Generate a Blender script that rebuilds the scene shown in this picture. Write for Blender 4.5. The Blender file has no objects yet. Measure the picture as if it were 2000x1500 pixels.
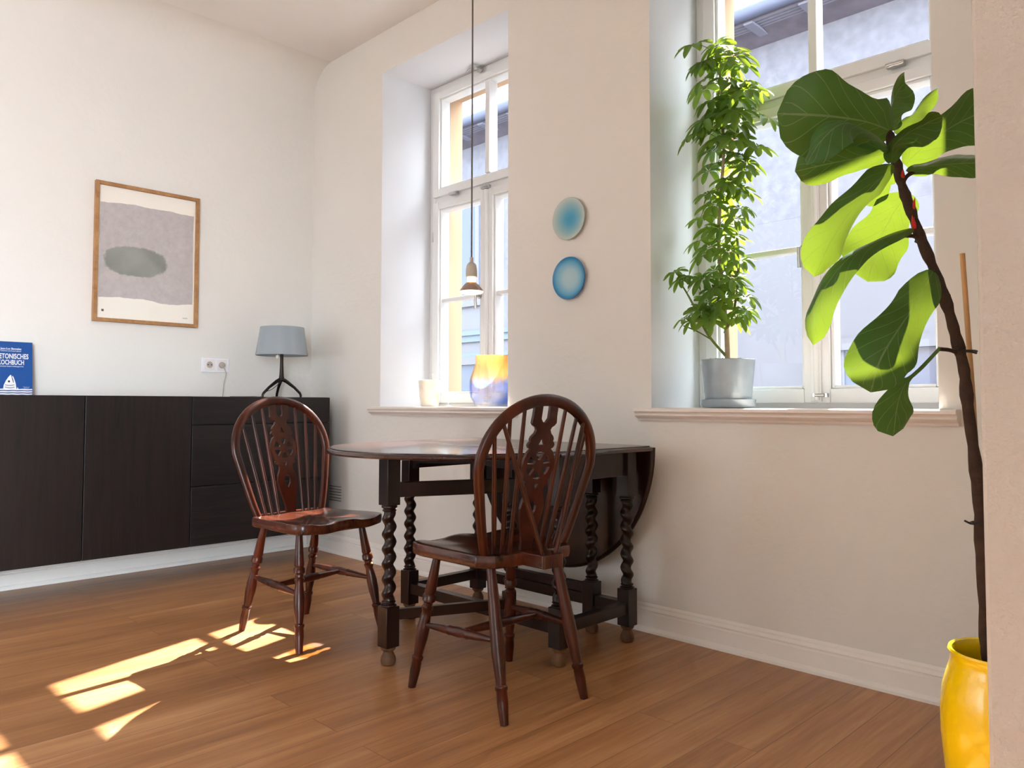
import bpy, bmesh, math, random
from mathutils import Vector, Matrix
C = bpy.context.scene
COL = C.collection
PI = math.pi
# ------------------------------------------------------------ camera, sky, sun, exposure
cd = bpy.data.cameras.new('camera'); cam = bpy.data.objects.new('camera', cd); COL.objects.link(cam)
YAW, PIT, ROL = math.radians(135.02), math.radians(2.442), math.radians(0.074)
cam.location = (0, 0, 0.90)
_f = Vector((math.cos(PIT)*math.cos(YAW), math.cos(PIT)*math.sin(YAW), math.sin(PIT)))
_r = _f.cross(Vector((0, 0, 1))).normalized(); _u = _r.cross(_f)
_rx = _r*math.cos(ROL)+_u*math.sin(ROL); _ux = _u*math.cos(ROL)-_r*math.sin(ROL)
_m = Matrix((_rx, _ux, -_f)).transposed()
cam.rotation_euler = _m.to_euler()
cd.sensor_width = 36; cd.lens = 1517/2000*36; cd.shift_y = -(750-724.3)/2000
cd.clip_start = 0.05; cd.clip_end = 200
C.camera = cam
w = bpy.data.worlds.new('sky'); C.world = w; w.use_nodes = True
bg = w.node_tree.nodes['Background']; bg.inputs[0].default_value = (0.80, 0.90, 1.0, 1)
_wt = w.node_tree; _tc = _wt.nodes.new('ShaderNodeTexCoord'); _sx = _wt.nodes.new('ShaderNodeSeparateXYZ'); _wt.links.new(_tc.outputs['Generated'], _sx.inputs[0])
def _wm(op, a, b):      # extra sky brightness added toward the far side to light the left wall
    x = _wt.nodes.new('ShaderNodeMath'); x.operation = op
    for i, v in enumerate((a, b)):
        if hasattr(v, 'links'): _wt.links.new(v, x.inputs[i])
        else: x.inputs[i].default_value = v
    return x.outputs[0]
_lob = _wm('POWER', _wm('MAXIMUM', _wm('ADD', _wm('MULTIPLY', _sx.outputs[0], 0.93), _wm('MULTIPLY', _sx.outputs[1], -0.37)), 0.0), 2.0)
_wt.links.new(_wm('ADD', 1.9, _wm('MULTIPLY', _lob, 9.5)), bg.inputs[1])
sd = bpy.data.lights.new('sun', 'SUN'); sd.energy = 14.0; sd.angle = math.radians(0.6); sd.color = (1.0, 0.95, 0.88)
sun = bpy.data.objects.new('sun', sd); COL.objects.link(sun)
sun.rotation_euler = Vector((-0.3137, 1.0, 0.903)).to_track_quat('Z', 'Y').to_euler()
sun.location = (-3, 6, 8)
C.view_settings.view_transform = 'Standard'; C.view_settings.look = 'None'
C.view_settings.gamma = 1; C.view_settings.use_curve_mapping = False
C.view_settings.exposure = 1.5

# ------------------------------------------------------------ materials
def srgb(r, g, b):
    f = lambda c: (c/255/12.92 if c/255 <= 0.04045 else ((c/255+0.055)/1.055)**2.4)
    return (f(r), f(g), f(b), 1)
class NT:
    def __init__(s, name):
        s.m = bpy.data.materials.new(name); s.m.use_nodes = True; s.t = s.m.node_tree
        s.n = s.t.nodes; s.b = s.n['Principled BSDF']; s.out = s.n['Material Output']
    def new(s, kind, **kw):
        x = s.n.new(kind)
        for k, v in kw.items(): setattr(x, k, v)
        return x
    def link(s, a, b): s.t.links.new(a, b)
    def coords(s, scale=(1, 1, 1), kind='Object'):
        tc = s.new('ShaderNodeTexCoord'); mp = s.new('ShaderNodeMapping'); mp.inputs['Scale'].default_value = scale
        s.link(tc.outputs[kind], mp.inputs[0]); return mp.outputs[0]
    def noise(s, vec, scale, detail=3, rough=0.5, dist=0):
        x = s.new('ShaderNodeTexNoise'); x.inputs['Scale'].default_value = scale; x.inputs['Detail'].default_value = detail
        x.inputs['Roughness'].default_value = rough; x.inputs['Distortion'].default_value = dist
        s.link(vec, x.inputs['Vector']); return x.outputs['Fac']
    def ramp(s, fac, stops):
        x = s.new('ShaderNodeValToRGB'); e = x.color_ramp.elements
        e[0].position, e[0].color = stops[0]; e[1].position, e[1].color = stops[-1]
        for p, c in stops[1:-1]:
            k = e.new(p); k.color = c
        s.link(fac, x.inputs[0]); return x.outputs[0]
    def mix(s, fac, a, b, mode='MIX'):
        x = s.new('ShaderNodeMix', data_type='RGBA', blend_type=mode)
        for sock, v in ((0, fac), (6, a), (7, b)):
            if hasattr(v, 'links'): s.link(v, x.inputs[sock])
            else: x.inputs[sock].default_value = v
        return x.outputs[2]
    def math(s, op, a, b=0.0, c=0.0):
        x = s.new('ShaderNodeMath', operation=op)
        for i, v in enumerate((a, b, c)):
            if hasattr(v, 'links'): s.link(v, x.inputs[i])
            else: x.inputs[i].default_value = v
        return x.outputs[0]
    def bump(s, h, strength, dist=0.01):
        x = s.new('ShaderNodeBump'); x.inputs['Strength'].default_value = strength; x.inputs['Distance'].default_value = dist
        s.link(h, x.inputs['Height']); s.link(x.outputs[0], s.b.inputs['Normal'])
def plain(name, col, rough=0.5, metal=0.0, coat=0.0, var=0.04, scale=8, bump=0.0):
    t = NT(name); v = t.coords()
    n = t.noise(v, scale, 4)
    dk = tuple(c*(1-var) for c in col[:3])+(1,); lt = tuple(min(1, c*(1+var)) for c in col[:3])+(1,)
    t.link(t.ramp(n, [(0.3, dk), (0.7, lt)]), t.b.inputs['Base Color'])
    t.b.inputs['Roughness'].default_value = rough; t.b.inputs['Metallic'].default_value = metal
    t.b.inputs['Coat Weight'].default_value = coat
    if bump: t.bump(t.noise(v, scale*12, 3), bump, 0.004)
    return t.m
def wood(name, dark, light, scale=(1, 1, 1), rough=0.35, coat=0.3, ring=14, kind='Object', bump=0.06):
    t = NT(name); v = t.coords(scale, kind)
    n1 = t.noise(v, ring, 6, 0.6, 0.6); n2 = t.noise(v, ring*4, 3, 0.6)
    f = t.math('ADD', t.math('MULTIPLY', n1, 0.7), t.math('MULTIPLY', n2, 0.3))
    t.link(t.ramp(f, [(0.33, dark), (0.52, tuple((a+b)/2 for a, b in zip(dark, light))), (0.68, light)]), t.b.inputs['Base Color'])
    t.b.inputs['Roughness'].default_value = rough; t.b.inputs['Coat Weight'].default_value = coat; t.b.inputs['Specular IOR Level'].default_value = 0.35
    t.b.inputs['Coat Roughness'].default_value = 0.15
    t.bump(f, bump, 0.003)
    return t.m
M = {}
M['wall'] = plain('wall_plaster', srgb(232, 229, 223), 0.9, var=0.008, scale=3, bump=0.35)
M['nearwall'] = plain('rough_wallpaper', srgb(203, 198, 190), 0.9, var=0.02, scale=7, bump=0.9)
M['ceiling'] = plain('ceiling_paint', srgb(238, 235, 231), 0.95, var=0.01, scale=3, bump=0.1)
M['reveal'] = plain('reveal_paint', srgb(222, 224, 228), 0.75, var=0.01, scale=3)
M['beige'] = plain('beige_render', srgb(176, 146, 116), 0.9, var=0.03, scale=6, bump=0.2)
M['trimw'] = plain('white_gloss_paint', srgb(244, 240, 234), 0.35, var=0.01)
M['sillp'] = plain('sill_paint', srgb(238, 228, 220), 0.35, var=0.01)
M['frame'] = plain('window_lacquer', srgb(232, 234, 234), 0.3, var=0.01)
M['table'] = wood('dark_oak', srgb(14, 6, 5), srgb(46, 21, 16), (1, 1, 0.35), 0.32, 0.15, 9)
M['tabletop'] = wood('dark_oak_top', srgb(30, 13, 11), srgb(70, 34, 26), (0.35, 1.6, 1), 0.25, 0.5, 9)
M['chair'] = wood('chair_elm', srgb(28, 8, 4), srgb(88, 34, 15), (1, 1, 0.3), 0.32, 0.15, 12)
M['seat'] = wood('chair_seat_elm', srgb(34, 13, 8), srgb(100, 48, 27), (0.4, 2.2, 1), 0.25, 0.25, 9)
M['foot'] = wood('worn_foot', srgb(74, 48, 30), srgb(128, 92, 60), (1, 1, 0.3), 0.6, 0.0, 12)
M['blackv'] = wood('black_oak_vertical', srgb(11, 8, 7), srgb(33, 25, 23), (6, 6, 0.35), 0.45, 0.05, 8, bump=0.15)
M['blackh'] = wood('black_oak_horizontal', srgb(11, 9, 9), srgb(34, 28, 28), (6, 0.35, 6), 0.45, 0.05, 8, bump=0.15)
M['oak'] = wood('oak_frame', srgb(150, 104, 64), srgb(190, 146, 100), (1, 1, 1), 0.5, 0.0, 14)
M['bronze'] = plain('black_bronze', srgb(40, 34, 32), 0.35, 0.6, var=0.1)
M['shade'] = plain('grey_blue_shade', srgb(146, 158, 166), 0.25, 0, 0.5, var=0.02)
M['pot'] = plain('grey_blue_glaze', srgb(150, 165, 174), 0.25, 0, 0.5, var=0.05, scale=20)
M['yellow'] = plain('yellow_glaze', srgb(248, 214, 0), 0.18, 0, 0.6, var=0.05, scale=9, bump=0.12)
M['pit'] = plain('soil', srgb(60, 40, 28), 0.95, var=0.3, scale=60, bump=0.8)
M['socket'] = plain('white_plastic', srgb(238, 232, 228), 0.3, var=0.005)
M['socketin'] = plain('grey_plastic', srgb(178, 168, 160), 0.4, var=0.01)
M['steel'] = plain('nickel', srgb(190, 190, 188), 0.25, 0.9, var=0.02)
M['cord'] = plain('grey_cable', srgb(92, 88, 84), 0.6)
M['porc'] = plain('beige_silicone', srgb(186, 178, 166), 0.5)
M['bulbtop'] = plain('bulb_mirror', srgb(170, 150, 140), 0.25, 0.7, var=0.03)
M['bark'] = plain('bark', srgb(62, 44, 36), 0.85, var=0.3, scale=50, bump=0.8)
M['stemg'] = plain('green_stem', srgb(104, 120, 48), 0.6, var=0.1, scale=30)
M['stemb'] = plain('pale_trunk', srgb(168, 152, 122), 0.7, var=0.15, scale=40, bump=0.3)
M['bamboo'] = plain('bamboo', srgb(206, 160, 110), 0.6, var=0.08, scale=30)
M['red'] = plain('red_stipule', srgb(200, 40, 30), 0.5)
M['black'] = plain('black_rubber', srgb(24, 22, 22), 0.5)
M['blue'] = plain('book_blue', srgb(16, 78, 150), 0.35, var=0.03)
M['white'] = plain('print_white', srgb(240, 240, 245), 0.5, var=0.01)
M['ink'] = plain('print_ink', srgb(25, 25, 40), 0.5)
M['pages'] = plain('book_pages', srgb(235, 230, 220), 0.8)
M['paper'] = plain('poster_paper', srgb(246, 240, 230), 0.7, var=0.01)
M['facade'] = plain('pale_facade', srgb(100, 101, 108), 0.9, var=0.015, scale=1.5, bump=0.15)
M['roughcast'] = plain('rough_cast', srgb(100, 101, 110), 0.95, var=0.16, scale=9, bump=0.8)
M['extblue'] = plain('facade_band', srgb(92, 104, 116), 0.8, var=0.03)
M['extglass'] = plain('far_window_glass', srgb(78, 86, 104), 0.15, var=0.05)
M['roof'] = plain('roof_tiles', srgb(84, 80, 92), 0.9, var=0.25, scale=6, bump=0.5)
M['slate'] = plain('soffit_boards', srgb(104, 106, 122), 0.8, var=0.05)
M['gutter'] = plain('gutter_zinc', srgb(70, 76, 96), 0.5, 0.0)
M['street'] = plain('street_paving', srgb(140, 137, 134), 0.95, var=0.05)

def floor_mat():
    t = NT('oak_floor_boards')
    tc = t.new('ShaderNodeTexCoord'); sp = t.new('ShaderNodeSeparateXYZ'); t.link(tc.outputs['Object'], sp.inputs[0])
    cb = t.new('ShaderNodeCombineXYZ'); t.link(sp.outputs[1], cb.inputs[0]); t.link(t.math('ADD', sp.outputs[0], 10.0), cb.inputs[1])
    br = t.new('ShaderNodeTexBrick'); t.link(cb.outputs[0], br.inputs['Vector'])
    br.offset = 0.37; br.offset_frequency = 2; br.squash = 1
    br.inputs['Scale'].default_value = 1; br.inputs['Brick Width'].default_value = 1.9; br.inputs['Row Height'].default_value = 0.125
    br.inputs['Mortar Size'].default_value = 0.0012; br.inputs['Mortar Smooth'].default_value = 0.2; br.inputs['Bias'].default_value = 0
    br.inputs['Color1'].default_value = (0.25, 0.25, 0.25, 1); br.inputs['Color2'].default_value = (0.75, 0.75, 0.75, 1)
    br.inputs['Mortar'].default_value = (0.5, 0.5, 0.5, 1)
    mp = t.new('ShaderNodeMapping'); mp.inputs['Scale'].default_value = (9, 0.55, 1); t.link(tc.outputs['Object'], mp.inputs[0])
    vadd = t.new('ShaderNodeVectorMath', operation='ADD'); t.link(mp.outputs[0], vadd.inputs[0])
    sc = t.new('ShaderNodeVectorMath', operation='SCALE'); t.link(br.outputs['Color'], sc.inputs[0]); sc.inputs['Scale'].default_value = 20
    t.link(sc.outputs[0], vadd.inputs[1])
    n1 = t.noise(vadd.outputs[0], 1.6, 6, 0.6, 0.5); n2 = t.noise(vadd.outputs[0], 12, 3, 0.6)
    g = t.math('ADD', t.math('MULTIPLY', n1, 0.75), t.math('MULTIPLY', n2, 0.25))
    col = t.ramp(g, [(0.3, srgb(142, 96, 58)), (0.5, srgb(178, 126, 82)), (0.7, srgb(204, 156, 110))])
    pv = t.ramp(br.outputs['Color'], [(0.2, (0.86, 0.84, 0.82, 1)), (0.8, (1.08, 1.06, 1.03, 1))])
    col = t.mix(1.0, col, pv, 'MULTIPLY')
    col = t.mix(t.math('MULTIPLY', br.outputs['Fac'], 0.6), col, srgb(82, 52, 34))
    t.link(col, t.b.inputs['Base Color'])
    t.link(t.math('MULTIPLY_ADD', n1, 0.25, 0.26), t.b.inputs['Roughness'])
    t.bump(t.math('SUBTRACT', t.math('MULTIPLY', g, 0.25), br.outputs['Fac']), 0.25, 0.0015)
    return t.m
M['floor'] = floor_mat()
def glass_mat(name, tint=(1, 1, 1, 1), refl=1.0):
    t = NT(name); t.n.remove(t.b)
    tr = t.new('ShaderNodeBsdfTransparent'); tr.inputs[0].default_value = tint
    gl = t.new('ShaderNodeBsdfGlossy'); gl.inputs['Roughness'].default_value = 0.0
    fr = t.new('ShaderNodeFresnel'); fr.inputs[0].default_value = 1.45
    ge = t.new('ShaderNodeNewGeometry'); front = t.math('SUBTRACT', 1.0, ge.outputs['Backfacing'])
    mx = t.new('ShaderNodeMixShader'); t.link(t.math('MULTIPLY', t.math('MULTIPLY', fr.outputs[0], front), refl), mx.inputs[0])
    t.link(tr.outputs[0], mx.inputs[1]); t.link(gl.outputs[0], mx.inputs[2]); t.link(mx.outputs[0], t.out.inputs[0])
    return t.m
M['glass'] = glass_mat('window_glass')
M['pglass'] = glass_mat('picture_glass', refl=0.6)
def vase_mat():
    t = NT('orange_blue_glass'); t.n.remove(t.b)
    tc = t.new('ShaderNodeTexCoord'); sp = t.new('ShaderNodeSeparateXYZ'); t.link(tc.outputs['Object'], sp.inputs[0])
    n = t.noise(t.coords((30, 30, 6)), 1.5, 4)
    f = t.math('ADD', t.math('MULTIPLY', sp.outputs[2], 3.9), t.math('MULTIPLY', t.math('SUBTRACT', n, 0.5), 0.22))
    col = t.ramp(f, [(0.0, (0.9, 0.93, 0.97, 1)), (0.1, (0.58, 0.70, 0.94, 1)), (0.46, (0.66, 0.74, 0.93, 1)), (0.62, (0.93, 0.76, 0.56, 1)), (0.95, (0.92, 0.68, 0.40, 1))])
    tr = t.new('ShaderNodeBsdfTransparent'); t.link(col, tr.inputs[0])
    tl = t.new('ShaderNodeBsdfTranslucent'); t.link(col, tl.inputs[0])
    m1 = t.new('ShaderNodeMixShader'); m1.inputs[0].default_value = 0.10; t.link(tr.outputs[0], m1.inputs[1]); t.link(tl.outputs[0], m1.inputs[2])
    gl = t.new('ShaderNodeBsdfGlossy'); gl.inputs['Roughness'].default_value = 0.03
    fr = t.new('ShaderNodeFresnel'); fr.inputs[0].default_value = 1.45
    ge = t.new('ShaderNodeNewGeometry'); front = t.math('SUBTRACT', 1.0, ge.outputs['Backfacing'])
    mx = t.new('ShaderNodeMixShader'); t.link(t.math('MULTIPLY', t.math('MULTIPLY', fr.outputs[0], front), 0.7), mx.inputs[0])
    t.link(m1.outputs[0], mx.inputs[1]); t.link(gl.outputs[0], mx.inputs[2]); t.link(mx.outputs[0], t.out.inputs[0])
    return t.m
M['vase'] = vase_mat()
M['bulbglass'] = glass_mat('clear_bulb_glass', (1, 0.9, 0.8, 1))
def leaf_mat(name, c1, c2, tcol, vein, rough=0.35, trans=0.5, veins=True):
    t = NT(name)
    uv = t.new('ShaderNodeTexCoord'); sp = t.new('ShaderNodeSeparateXYZ'); t.link(uv.outputs['UV'], sp.inputs[0])
    n = t.noise(t.coords(), 14, 3)
    col = t.ramp(n, [(0.3, c1), (0.7, c2)])
    tc = t.mix(n, tcol, tuple(x*0.8 for x in tcol[:3])+(1,))
    if veins:
        au = t.math('ABSOLUTE', t.math('SUBTRACT', sp.outputs[0], 0.5))
        mid = t.math('LESS_THAN', au, 0.014)
        d = t.math('FRACT', t.math('MULTIPLY', t.math('SUBTRACT', sp.outputs[1], t.math('MULTIPLY', t.math('POWER', au, 0.8), 0.55)), 6.5))
        side = t.math('LESS_THAN', d, 0.055)
        vn = t.math('MAXIMUM', mid, side)
        col = t.mix(t.math('MULTIPLY', vn, 0.75), col, vein)
        tc = t.mix(t.math('MULTIPLY', vn, 0.35), tc, tuple(min(1, x*0.45) for x in tcol[:3])+(1,))
        h = t.math('SUBTRACT', t.math('MULTIPLY', t.noise(t.coords(), 45, 2), 0.4), vn)
        t.bump(h, 0.35, 0.003)
    t.link(col, t.b.inputs['Base Color']); t.b.inputs['Roughness'].default_value = rough
    t.b.inputs['Specular IOR Level'].default_value = 0.45
    tl = t.new('ShaderNodeBsdfTranslucent'); t.link(tc, tl.inputs[0])
    mx = t.new('ShaderNodeMixShader'); mx.inputs[0].default_value = trans
    t.link(t.b.outputs[0], mx.inputs[1]); t.link(tl.outputs[0], mx.inputs[2]); t.link(mx.outputs[0], t.out.inputs[0])
    return t.m
M['figleaf'] = leaf_mat('fiddle_leaf', srgb(50, 102, 50), srgb(76, 134, 70), (0.105, 0.150, 0.010, 1), srgb(150, 178, 130), 0.3, 0.5)
M['schleaf'] = leaf_mat('umbrella_leaf', srgb(60, 106, 42), srgb(104, 150, 74), (0.36, 0.48, 0.03, 1), srgb(150, 176, 120), 0.35, 0.42, veins=False)
def disc_mat(name, stops, rough=0.35):
    t = NT(name)
    tc = t.new('ShaderNodeTexCoord'); vm = t.new('ShaderNodeVectorMath', operation='LENGTH'); t.link(tc.outputs['Object'], vm.inputs[0])
    d = t.math('MULTIPLY', vm.outputs['Value'], 10.0)
    t.link(t.ramp(d, stops), t.b.inputs['Base Color']); t.b.inputs['Roughness'].default_value = rough
    t.b.inputs['Coat Weight'].default_value = 0.15
    return t.m
M['disc1'] = disc_mat('glaze_blue_centre', [(0.0, srgb(40, 148, 190)), (0.3, srgb(70, 160, 195)), (0.66, srgb(140, 184, 192)), (0.9, srgb(188, 202, 196))])
M['disc2'] = disc_mat('glaze_blue_rim', [(0.0, srgb(176, 206, 212)), (0.4, srgb(164, 202, 212)), (0.72, srgb(96, 172, 206)), (0.9, srgb(20, 124, 178))])
def poster_mat():
    t = NT('poster_print')
    tc = t.new('ShaderNodeTexCoord'); sp = t.new('ShaderNodeSeparateXYZ'); t.link(tc.outputs['Object'], sp.inputs[0])
    y, z = sp.outputs[1], sp.outputs[2]
    nv = t.coords(); n = t.noise(nv, 5, 5); n2 = t.noise(nv, 26, 5, 0.7)
    wob = t.math('MULTIPLY', t.math('SUBTRACT', n, 0.5), 0.05)
    top = t.math('LESS_THAN', t.math('ADD', z, wob), 0.264)
    bot = t.math('GREATER_THAN', t.math('ADD', z, wob), -0.242)
    lf = t.math('LESS_THAN', t.math('ABSOLUTE', t.math('ADD', y, t.math('MULTIPLY', wob, 0.2))), 0.247)
    blk = t.math('MULTIPLY', t.math('MULTIPLY', top, bot), lf)
    grey = t.ramp(n2, [(0.25, srgb(180, 173, 172)), (0.75, srgb(202, 195, 194))])
    col = t.mix(blk, srgb(246, 241, 230), grey)
    ey = t.math('DIVIDE', t.math('ADD', y, 0.062), 0.165); ez = t.math('DIVIDE', t.math('ADD', z, 0.035), 0.083)
    e4 = t.math('ADD', t.math('POWER', t.math('ABSOLUTE', ey), 2.6), t.math('POWER', t.math('ABSOLUTE', ez), 2.6))
    e = t.math('ADD', e4, t.math('MULTIPLY', t.math('SUBTRACT', n2, 0.5), 0.9))
    em = t.ramp(e, [(0.78, (1, 1, 1, 1)), (1.0, (0, 0, 0, 1))])
    green = t.ramp(n, [(0.3, srgb(128, 132, 124)), (0.7, srgb(158, 160, 154))])
    col = t.mix(em, col, green)
    sy = t.math('LESS_THAN', t.math('ABSOLUTE', t.math('ADD', y, 0.225)), 0.006)
    sz = t.math('LESS_THAN', t.math('ABSOLUTE', t.math('ADD', z, 0.312)), 0.006)
    col = t.mix(t.math('MULTIPLY', sy, sz), col, srgb(90, 88, 86))
    sy = t.math('LESS_THAN', t.math('ABSOLUTE', t.math('SUBTRACT', y, 0.208)), 0.014)
    sz = t.math('LESS_THAN', t.math('ABSOLUTE', t.math('ADD', t.math('ADD', z, 0.322), t.math('MULTIPLY', wob, 0.1))), 0.003)
    col = t.mix(t.math('MULTIPLY', t.math('MULTIPLY', sy, sz), 0.5), col, srgb(150, 148, 146))
    t.link(col, t.b.inputs['Base Color']); t.b.inputs['Roughness'].default_value = 0.8
    return t.m
M['poster'] = poster_mat()
def lampglow(name, col, s):
    t = NT(name); t.b.inputs['Base Color'].default_value = (1, 0.8, 0.6, 1)
    t.b.inputs['Emission Color'].default_value = col; t.b.inputs['Emission Strength'].default_value = s
    return t.m
M['glow'] = lampglow('lit_bulb', (1.0, 0.52, 0.2, 1), 2.2)
M['glow2'] = lampglow('lit_lens', (1.0, 0.86, 0.7, 1), 1.2)
M['marble'] = plain('marbled_porcelain', srgb(238, 228, 210), 0.4, var=0.1, scale=26)
M['frost'] = plain('white_ceramic', srgb(236, 236, 236), 0.4, var=0.02)

# ------------------------------------------------------------ mesh helpers
class MB:
    def __init__(s): s.v = []; s.f = []; s.sm = []; s.uv = {}
    def add(s, vs, fs, smooth=False, mat=None):
        o = len(s.v)
        s.v += [tuple(mat @ Vector(p)) if mat else tuple(p) for p in vs]
        s.f += [tuple(o+i for i in f) for f in fs]; s.sm += [smooth]*len(fs); return s
    def box(s, x0, x1, y0, y1, z0, z1, mat=None):
        vs = [(x, y, z) for z in (z0, z1) for y in (y0, y1) for x in (x0, x1)]
        return s.add(vs, [(0, 2, 3, 1), (4, 5, 7, 6), (0, 1, 5, 4), (2, 6, 7, 3), (0, 4, 6, 2), (1, 3, 7, 5)], False, mat)
    def bar(s, a, b, w, h, up=(0, 0, 1)):
        a = Vector(a); b = Vector(b); d = b-a; L = d.length; d.normalize()
        sx = d.cross(Vector(up)).normalized(); uz = sx.cross(d)
        m = Matrix((d, sx, uz)).transposed().to_4x4(); m.translation = a
        return s.box(0, L, -w/2, w/2, -h/2, h/2, m)
    def lathe(s, prof, seg=24, mat=None, cap=True):
        vs = []; fs = []
        for r, z in prof:
            for k in range(seg):
                a = 2*PI*k/seg; vs.append((r*math.cos(a), r*math.sin(a), z))
        n = len(prof)
        for i in range(n-1):
            for k in range(seg):
                k2 = (k+1) % seg; fs.append((i*seg+k, i*seg+k2, (i+1)*seg+k2, (i+1)*seg+k))
        if cap:
            if prof[0][0] > 1e-5: fs.append(tuple(range(seg-1, -1, -1)))
            if prof[-1][0] > 1e-5: fs.append(tuple((n-1)*seg+k for k in range(seg)))
        return s.add(vs, fs, True, mat)
    def turned(s, a, b, prof, seg=16):      # prof: (t, radius) from a to b
        a = Vector(a); b = Vector(b); d = b-a; L = d.length
        m = d.to_track_quat('Z', 'Y').to_matrix().to_4x4(); m.translation = a
        return s.lathe([(r, t*L) for t, r in prof], seg, m)
    def tube(s, pts, rad, seg=10, flat=1.0, side=None, cap=True):
        P = [Vector(p) for p in pts]; n = len(P)
        if not hasattr(rad, '__len__'): rad = [rad]*n
        vs = []; fs = []; ref = Vector(side) if side else None; prev = None
        for i, p in enumerate(P):
            t = (P[min(i+1, n-1)]-P[max(i-1, 0)]).normalized()
            if ref: a = (ref-t*ref.dot(t)).normalized()
            else:
                if prev is None: prev = t.orthogonal()
                a = (prev-t*prev.dot(t)).normalized(); prev = a
            b = t.cross(a)
            for k in range(seg):
                q = 2*PI*k/seg; vs.append(p+a*(math.cos(q)*rad[i]*flat)+b*(math.sin(q)*rad[i]))
        for i in range(n-1):
            for k in range(seg):
                k2 = (k+1) % seg; fs.append((i*seg+k, i*seg+k2, (i+1)*seg+k2, (i+1)*seg+k))
        if cap: fs.append(tuple(range(seg-1, -1, -1))); fs.append(tuple((n-1)*seg+k for k in range(seg)))
        return s.add(vs, fs, True)
    def prism(s, poly, z0, z1, mat=None, smooth=False):
        n = len(poly); vs = [(x, y, z0) for x, y in poly]+[(x, y, z1) for x, y in poly]
        fs = [tuple(range(n-1, -1, -1)), tuple(range(n, 2*n))]+[(i, (i+1) % n, n+(i+1) % n, n+i) for i in range(n)]
        return s.add(vs, fs, smooth, mat)
    def layers(s, rings, smooth=True, caps=True):   # stacked rings with equal counts
        n = len(rings[0]); vs = [p for r in rings for p in r]; fs = []
        for i in range(len(rings)-1):
            for k in range(n):
                k2 = (k+1) % n; fs.append((i*n+k, i*n+k2, (i+1)*n+k2, (i+1)*n+k))
        if caps: fs.append(tuple(range(n-1, -1, -1))); fs.append(tuple((len(rings)-1)*n+k for k in range(n)))
        return s.add(vs, fs, smooth)
    def build(s, name, mat, parent=None, bevel=0.0, origin=None, loc=None, auto=True):
        me = bpy.data.meshes.new(name)
        vs = s.v
        if origin: vs = [(x-origin[0], y-origin[1], z-origin[2]) for x, y, z in vs]
        me.from_pydata(vs, [], s.f); me.polygons.foreach_set('use_smooth', s.sm)
        if s.uv:
            ul = me.uv_layers.new(name='UVMap')
            for lp in me.loops: ul.data[lp.index].uv = s.uv.get(lp.vertex_index, (0, 0))
        me.update(); bm = bmesh.new(); bm.from_mesh(me); bmesh.ops.recalc_face_normals(bm, faces=bm.faces); bm.to_mesh(me); bm.free()
        me.materials.append(M[mat] if isinstance(mat, str) else mat)
        o = bpy.data.objects.new(name, me); COL.objects.link(o)
        if parent: o.parent = parent
        if origin: o.location = origin
        if loc: o.location = loc
        if any(s.sm) and not all(s.sm) or (any(s.sm) and auto): me.set_sharp_from_angle(angle=math.radians(38))
        if bevel:
            b = o.modifiers.new('bevel', 'BEVEL'); b.width = bevel; b.segments = 2; b.limit_method = 'ANGLE'; b.angle_limit = math.radians(40)
        return o
def empty(name, loc=(0, 0, 0), rz=0.0):
    o = bpy.data.objects.new(name, None); COL.objects.link(o); o.location = loc; o.rotation_euler = (0, 0, rz); o.empty_display_size = 0.1
    return o
def tag(o, label=None, cat=None, group=None, kind=None):
    if label: o['label'] = label
    if cat: o['category'] = cat
    if group: o['group'] = group
    if kind: o['kind'] = kind
    return o
def bez(P, n):      # catmull-rom through P, n samples
    P = [Vector(p) for p in P]; k = len(P); out = []
    for i in range(n):
        t = i/(n-1)*(k-1); j = min(int(t), k-2); u = t-j
        a = P[j-1] if j > 0 else P[j]*2-P[j+1]; b, c = P[j], P[j+1]; d = P[j+2] if j+2 < k else P[j+1]*2-P[j]
        out.append(0.5*((2*b)+(c-a)*u+(2*a-5*b+4*c-d)*u*u+(3*b-a-3*c+d)*u**3))
    return out
def closed(P, n):   # closed catmull through 2D points
    k = len(P); out = []
    for i in range(n):
        t = i/n*k; j = int(t) % k; u = t-int(t)
        a, b, c, d = (Vector(P[(j+q) % k]) for q in (-1, 0, 1, 2))
        out.append(0.5*((2*b)+(c-a)*u+(2*a-5*b+4*c-d)*u*u+(3*b-a-3*c+d)*u**3))
    return out
def sheet(outer, holes, th, matrix):   # flat board with cut-outs; returns (verts, faces)
    cu = bpy.data.curves.new('c', 'CURVE'); cu.dimensions = '2D'; cu.fill_mode = 'BOTH'; cu.extrude = th/2
    for pl in [outer]+holes:
        sp = cu.splines.new('POLY'); sp.points.add(len(pl)-1); sp.use_cyclic_u = True
        for i, p in enumerate(pl): sp.points[i].co = (p[0], p[1], 0, 1)
    ob = bpy.data.objects.new('c', cu); COL.objects.link(ob)
    me = bpy.data.meshes.new_from_object(ob)
    vs = [tuple(matrix @ v.co) for v in me.vertices]; fs = [tuple(p.vertices) for p in me.polygons]
    bpy.data.objects.remove(ob); bpy.data.meshes.remove(me); bpy.data.curves.remove(cu)
    return vs, fs

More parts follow.
